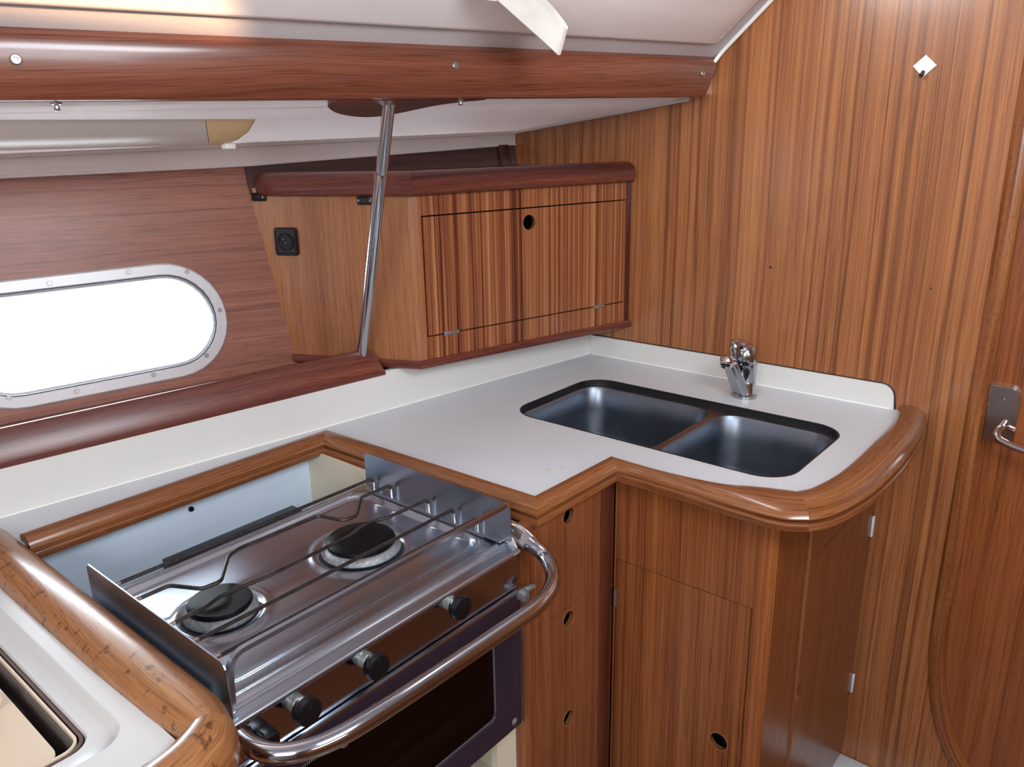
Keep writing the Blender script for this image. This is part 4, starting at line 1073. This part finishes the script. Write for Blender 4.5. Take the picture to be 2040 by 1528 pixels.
# oven door
oz0, oz1 = 0.548, 0.788
bm = nb()
panel(bm, [(SX_0 + 0.002, oz0), (SX_1 - 0.003, oz0), (SX_1 - 0.003, oz1), (SX_0 + 0.002, oz1)], [rrect(SX_0 + 0.06, oz0 + 0.045, 0.752, 0.752, 0.016, 5)], (0, SY_0 - 0.001, 0), (1, 0, 0), VZ, (0, -1, 0), 0.008, 0.001)
M['bezel'] = plain('door_bezel', (38, 34, 48), 0.22, coat=0.5)
od = finish('oven_door', bm, M['bezel'], sv, smooth=False)
bm = nb(); box(bm, (SX_0 + 0.058, SY_0 + 0.001, oz0 + 0.043), (0.754, SY_0 + 0.005, 0.754)); finish('door_glass', bm, M['oven_glass'], od, smooth=False)
# dotted line printed round the glass
bm = nb()
lp = rrect(SX_0 + 0.063, oz0 + 0.048, 0.749, 0.749, 0.014, 6)
lp_ = [Vector((a, 0, b)) for a, b in lp]; lp_.append(lp_[0])
for i in range(len(lp_) - 1):
    a, b_ = lp_[i], lp_[i + 1]; d = b_ - a; n = max(1, int(d.length / 0.0030))
    for k in range(n):
        p = a + d * ((k + 0.5) / n); dn = d.normalized() * 0.0008
        pn = Vector((-dn.z, 0, dn.x)).normalized() * 0.0022
        q = [bm.verts.new(Vector((0, SY_0 + 0.0006, 0)) + p + s1 * dn + s2 * pn) for s1, s2 in ((-1, -1), (1, -1), (1, 1), (-1, 1))]
        bm.faces.new(q)
o_ = finish('printed_border', bm, plain('print_grey', (120, 120, 132), 0.5), od, smooth=False); o_['kind'] = 'stuff'
bm = nb(); box(bm, (SX_0 + 0.001, SY_0 - 0.004, oz1 + 0.0015), (SX_1 - 0.001, SY_0 + 0.004, oz1 + 0.0065), 0.001); finish('panel_trim', bm, M['steel'], sv)
bm = nb(); box(bm, (SX_1 - 0.004, SY_0 - 0.003, oz0), (SX_1 + 0.001, SY_0 + 0.006, oz1), 0.001); finish('door_edge', bm, M['steel_plate'], od)
bm = nb(); lathe(bm, [(0.0, 0.001), (0.005, 0.0008), (0.0062, 0.0)], (0.792, SY_0 - 0.001, 0.562), (0, -1, 0), 14); finish('worn_spot', bm, M['cast'], od)
bm = nb(); box(bm, (0.803, 0.668, 0.778), (0.815, 0.686, 0.794), 0.002); tube(bm, [(0.812, 0.674, 0.795), (0.828, 0.670, 0.795)], 0.0045, 10); finish('latch', bm, M['cast'], sv)

# grab rail in front of the stove
gr = thing('grab_rail', 'curved polished steel safety rail across the front of the stove', 'rail', (0.58, 0.59, 0.84))
P = [(0.8345, 0.700, 0.868), (0.8350, 0.682, 0.860), (0.836, 0.655, 0.848), (0.812, 0.622, 0.842), (0.778, 0.600, 0.841), (0.735, 0.5885, 0.841), (0.68, 0.588, 0.841), (0.57, 0.591, 0.841), (0.46, 0.596, 0.841), (0.405, 0.602, 0.841), (0.372, 0.614, 0.841), (0.350, 0.634, 0.841), (0.340, 0.660, 0.842), (0.338, 0.690, 0.843)]
Pc = catmull(P, 6)
bm = nb(); tube(bm, Pc[5:-2], 0.0114, 20); finish('tube', bm, M['polished'], gr, angle=60)
bm = nb(); tube(bm, [Vector((0.8345, 0.735, 0.878)), Vector((0.8345, 0.730, 0.876)), Vector((0.8345, 0.712, 0.871)), Vector((0.8345, 0.695, 0.8655)), Vector((0.8348, 0.684, 0.861)), Vector((0.8352, 0.676, 0.8575))], [0.006, 0.0125, 0.0140, 0.0135, 0.0122, 0.0116], 16, sx=0.22)
bm2 = bm; fl = finish('flattened_end', bm, M['chrome'], gr)
screw_at('screw', (0.8316, 0.716, 0.872), (-1, 0, 0), 0.0042, fl)
bm = nb(); lathe(bm, [(0.0, 0.0), (0.018, 0.0), (0.018, 0.004), (0.0125, 0.008), (0.0115, 0.012)], (0.331, 0.692, 0.843), (0.15, -1, 0), 20); finish('flange', bm, M['chrome'], gr)
for x in (0.719, 0.412):
    bm = nb(); y = 0.5885 if x > 0.6 else 0.600
    lathe(bm, [(0.0, -0.0185), (0.003, -0.018), (0.0055, -0.0155), (0.0058, -0.010), (0.004, -0.008)], (x, y + 0.001, 0.843), (0, 0, 1), 14); finish('end_screw', bm, M['chrome'], gr)

# ================================================================== ICEBOX TOP beside the stove (cream moulding)
ib = thing('icebox_top', 'cream moulded icebox top with recessed lid left of the stove'.replace(' left of', ' beside'), 'icebox', (0.0, 0.9, 0.86))
XL = -0.75
bm = nb()
panel(bm, [(XL, 0.652), (0.264, 0.652), (0.264, 1.222), (XL, 1.222)], [rrect(-0.60, 0.700, 0.241, 1.175, 0.032, 8)], (0, 0, 0.903), (1, 0, 0), (0, 1, 0), VZ, 0.004)
finish('surface', bm, M['gelcoat'], ib, smooth=False)
bm = nb()
secs = [((-0.60, 0.700, 0.241, 1.175, 0.032), 0.903), ((-0.597, 0.703, 0.2375, 1.172, 0.030), 0.9005), ((-0.595, 0.706, 0.235, 1.170, 0.028), 0.893), ((-0.59, 0.711, 0.231, 1.166, 0.026), 0.890), ((-0.58, 0.735, 0.219, 1.155, 0.024), 0.8895), ((-0.578, 0.737, 0.217, 1.153, 0.022), 0.887), ((-0.578, 0.738, 0.2165, 1.152, 0.022), 0.80)]
rings = [[Vector((x, y, z)) for x, y in rrect(*a, 8)] for a, z in secs]
skin(bm, rings, caps=False); finish('stepped_rebate', bm, M['gelcoat'], ib, angle=40)
bm = nb()
ga = rrect(-0.577, 0.739, 0.2155, 1.151, 0.021, 8); gb = rrect(-0.574, 0.742, 0.2125, 1.148, 0.019, 8)
skin(bm, [[Vector((x, y, z)) for x, y in p] for p, z in ((ga, 0.8875), (gb, 0.8875), (gb, 0.86), (ga, 0.86))], loop=True); finish('seal', bm, plain('brown_seal', (86, 58, 46), 0.6), ib)
bm = nb()
ga = rrect(-0.572, 0.744, 0.2105, 1.146, 0.018, 8); gb = rrect(-0.568, 0.7465, 0.2080, 1.1435, 0.016, 8)
skin(bm, [[Vector((x, y, z)) for x, y in p] for p, z in ((ga, 0.888), (gb, 0.888), (gb, 0.883), (ga, 0.883))], loop=True); finish('lid_lip', bm, M['gel_in'], ib)
bm = nb(); gc = rrect(-0.566, 0.749, 0.2060, 1.141, 0.015, 8)
skin(bm, [[Vector((x, y, z)) for x, y in p] for p, z in ((gb, 0.8825), (gc, 0.8825), (gc, 0.815), (gb, 0.815))], loop=True); finish('gap_shade_wall', bm, plain('gap_shade_grey', (104, 98, 94), 0.6), ib)  # inner wall of the lid gap, its shade painted in as dark grey
lid = bm = nb()
O2 = rrect(-0.560, 0.750, 0.192, 1.128, 0.02, 8)
panel(bm, O2, [[(-0.30, 0.775), (0.05, 0.775), (0.115, 0.80), (0.150, 0.85), (0.150, 0.90), (-0.30, 0.92)]], (0, 0, 0.880), (1, 0, 0), (0, 1, 0), VZ, 0.006)
finish('lid', bm, M['gel_in'], ib, smooth=False)
bm = nb(); box(bm, (-0.56, 0.742, 0.81), (0.205, 1.14, 0.815)); finish('recess_floor', bm, M['dark'], ib, smooth=False)  # near-black floor paints the shade at the bottom of the gap
bm = nb(); panel(bm, [(-0.3, 0.755), (0.06, 0.755), (0.165, 0.845), (0.158, 0.905), (-0.3, 0.925)], [], (0, 0, 0.862), (1, 0, 0), (0, 1, 0), VZ, 0.004); finish('handle_pocket', bm, M['gel_in'], ib, smooth=False)
bm = nb(); tube(bm, [(-0.3, 0.885, 0.890), (0.172, 0.879, 0.890), (0.180, 0.879, 0.890), (0.184, 0.879, 0.890)], [0.0085, 0.0085, 0.0075, 0.004], 16); finish('lid_handle', bm, M['gel_in'], ib)
# big bullnosed teak rail around it
LP = [(0.0, -0.02), (0.0, 0.004), (0.03, 0.010), (0.12, 0.0165), (0.28, 0.0215), (0.47, 0.0230), (0.66, 0.0205), (0.82, 0.0135), (0.94, 0.003), (1.0, -0.010), (1.0, -0.022), (0.97, -0.032), (0.85, -0.040), (0.5, -0.042), (0.0, -0.04)]
Li = [(0.258, 1.268), (0.257, 1.20), (0.258, 1.0), (0.259, 0.85), (0.262, 0.74), (0.264, 0.690), (0.268, 0.652)]
Lo = [(0.326, 1.268), (0.326, 1.20), (0.327, 1.0), (0.327, 0.85), (0.327, 0.74), (0.326, 0.680), (0.316, 0.638)]
bm = nb(); moulding(bm, sub(Li), sub(Lo), LP, Z0); r1 = finish('edge_rail', bm, M['rail_worn'], ib, angle=30); r1['label'] = 'wide knife-scarred teak rail along the stove'
Si = [(0.268, 0.652), (0.250, 0.645), (0.228, 0.640), (0.15, 0.632), (0.0, 0.622), (-0.75, 0.60)]
So = [(0.316, 0.638), (0.306, 0.622), (0.288, 0.606), (0.23, 0.586), (0.0, 0.562), (-0.75, 0.54)]
bm = nb(); moulding(bm, sub(Si), sub(So), LP, Z0); finish('edge_rail', bm, M['rail_worn'], ib, angle=30)
bm = nb(); box(bm, (0.3185, 0.665, 0.828), (0.3320, 1.045, 0.850), 0.002); finish('inner_batten', bm, M['side'], ib)
bm = nb(); box(bm, (-0.75, 0.60, 0.0), (0.318, 1.24, 0.80)); finish('cabinet_body', bm, M['drawer'], ib, smooth=False)
bm = nb(); box(bm, (0.262, 0.655, 0.80), (0.318, 1.24, 0.86)); box(bm, (-0.75, 0.60, 0.80), (0.2, 0.66, 0.86)); finish('rail_support', bm, M['drawer'], ib, smooth=False)

# ================================================================== small fittings on the bulkhead
hk = thing('adhesive_hook', 'small white diamond hook stuck on the teak bulkhead', 'hook', (XB, 0.425, 1.559))
bm = nb()
h_ = 0.0195
rings = []
for s_, x in ((1.0, 0.0), (1.0, 0.003), (0.94, 0.0045)):
    rings.append([Vector((XB - x, 0.425 + a * s_, 1.560 + b_ * s_)) for a, b_ in ((0.0, h_), (h_ * 1.05, 0.001), (0.001, -h_), (-h_ * 1.05, 0.0))])
skin(bm, rings); finish('back_plate', bm, M['white'], hk, smooth=False)
bm = nb(); tube(bm, catmull([(XB - 0.004, 0.426, 1.550), (XB - 0.008, 0.426, 1.5475), (XB - 0.013, 0.426, 1.5435), (XB - 0.014, 0.426, 1.5475)], 3), 0.0035, 10)
finish('hook_tip', bm, plain('dark_hook', (44, 20, 18), 0.4), hk)
lt = thing('door_latch', 'chrome latch plate with a lever handle on the door', 'latch', (XB, 0.21, 0.93))
bm = nb(); XF = XB + 0.004
P = [(0.185, 0.878), (0.237, 0.875), (0.237, 0.985), (0.212, 0.985)] + [(0.206 - 0.020 * math.sin(R(a)), 0.965 + 0.020 * math.cos(R(a))) for a in (15, 35, 55, 75, 90)]
panel(bm, P, [circ(0.2115, 0.9635, 0.0036, 12)], (XF - 0.012, 0, 0), (0, 1, 0), VZ, (-1, 0, 0), 0.012, 0.0008); pl_ = finish('plate', bm, M['chrome'], lt, smooth=False)
bm = nb(); Q = catmull([(XF - 0.010, 0.205, 0.912), (XF - 0.030, 0.206, 0.910), (XF - 0.042, 0.210, 0.903), (XF - 0.049, 0.206, 0.895), (XF - 0.052, 0.195, 0.890), (XF - 0.054, 0.17, 0.884), (XF - 0.056, 0.12, 0.878), (XF - 0.056, 0.07, 0.876)], 5)
tube(bm, Q, 0.0068, 16); finish('lever', bm, M['chrome'], lt, angle=60)
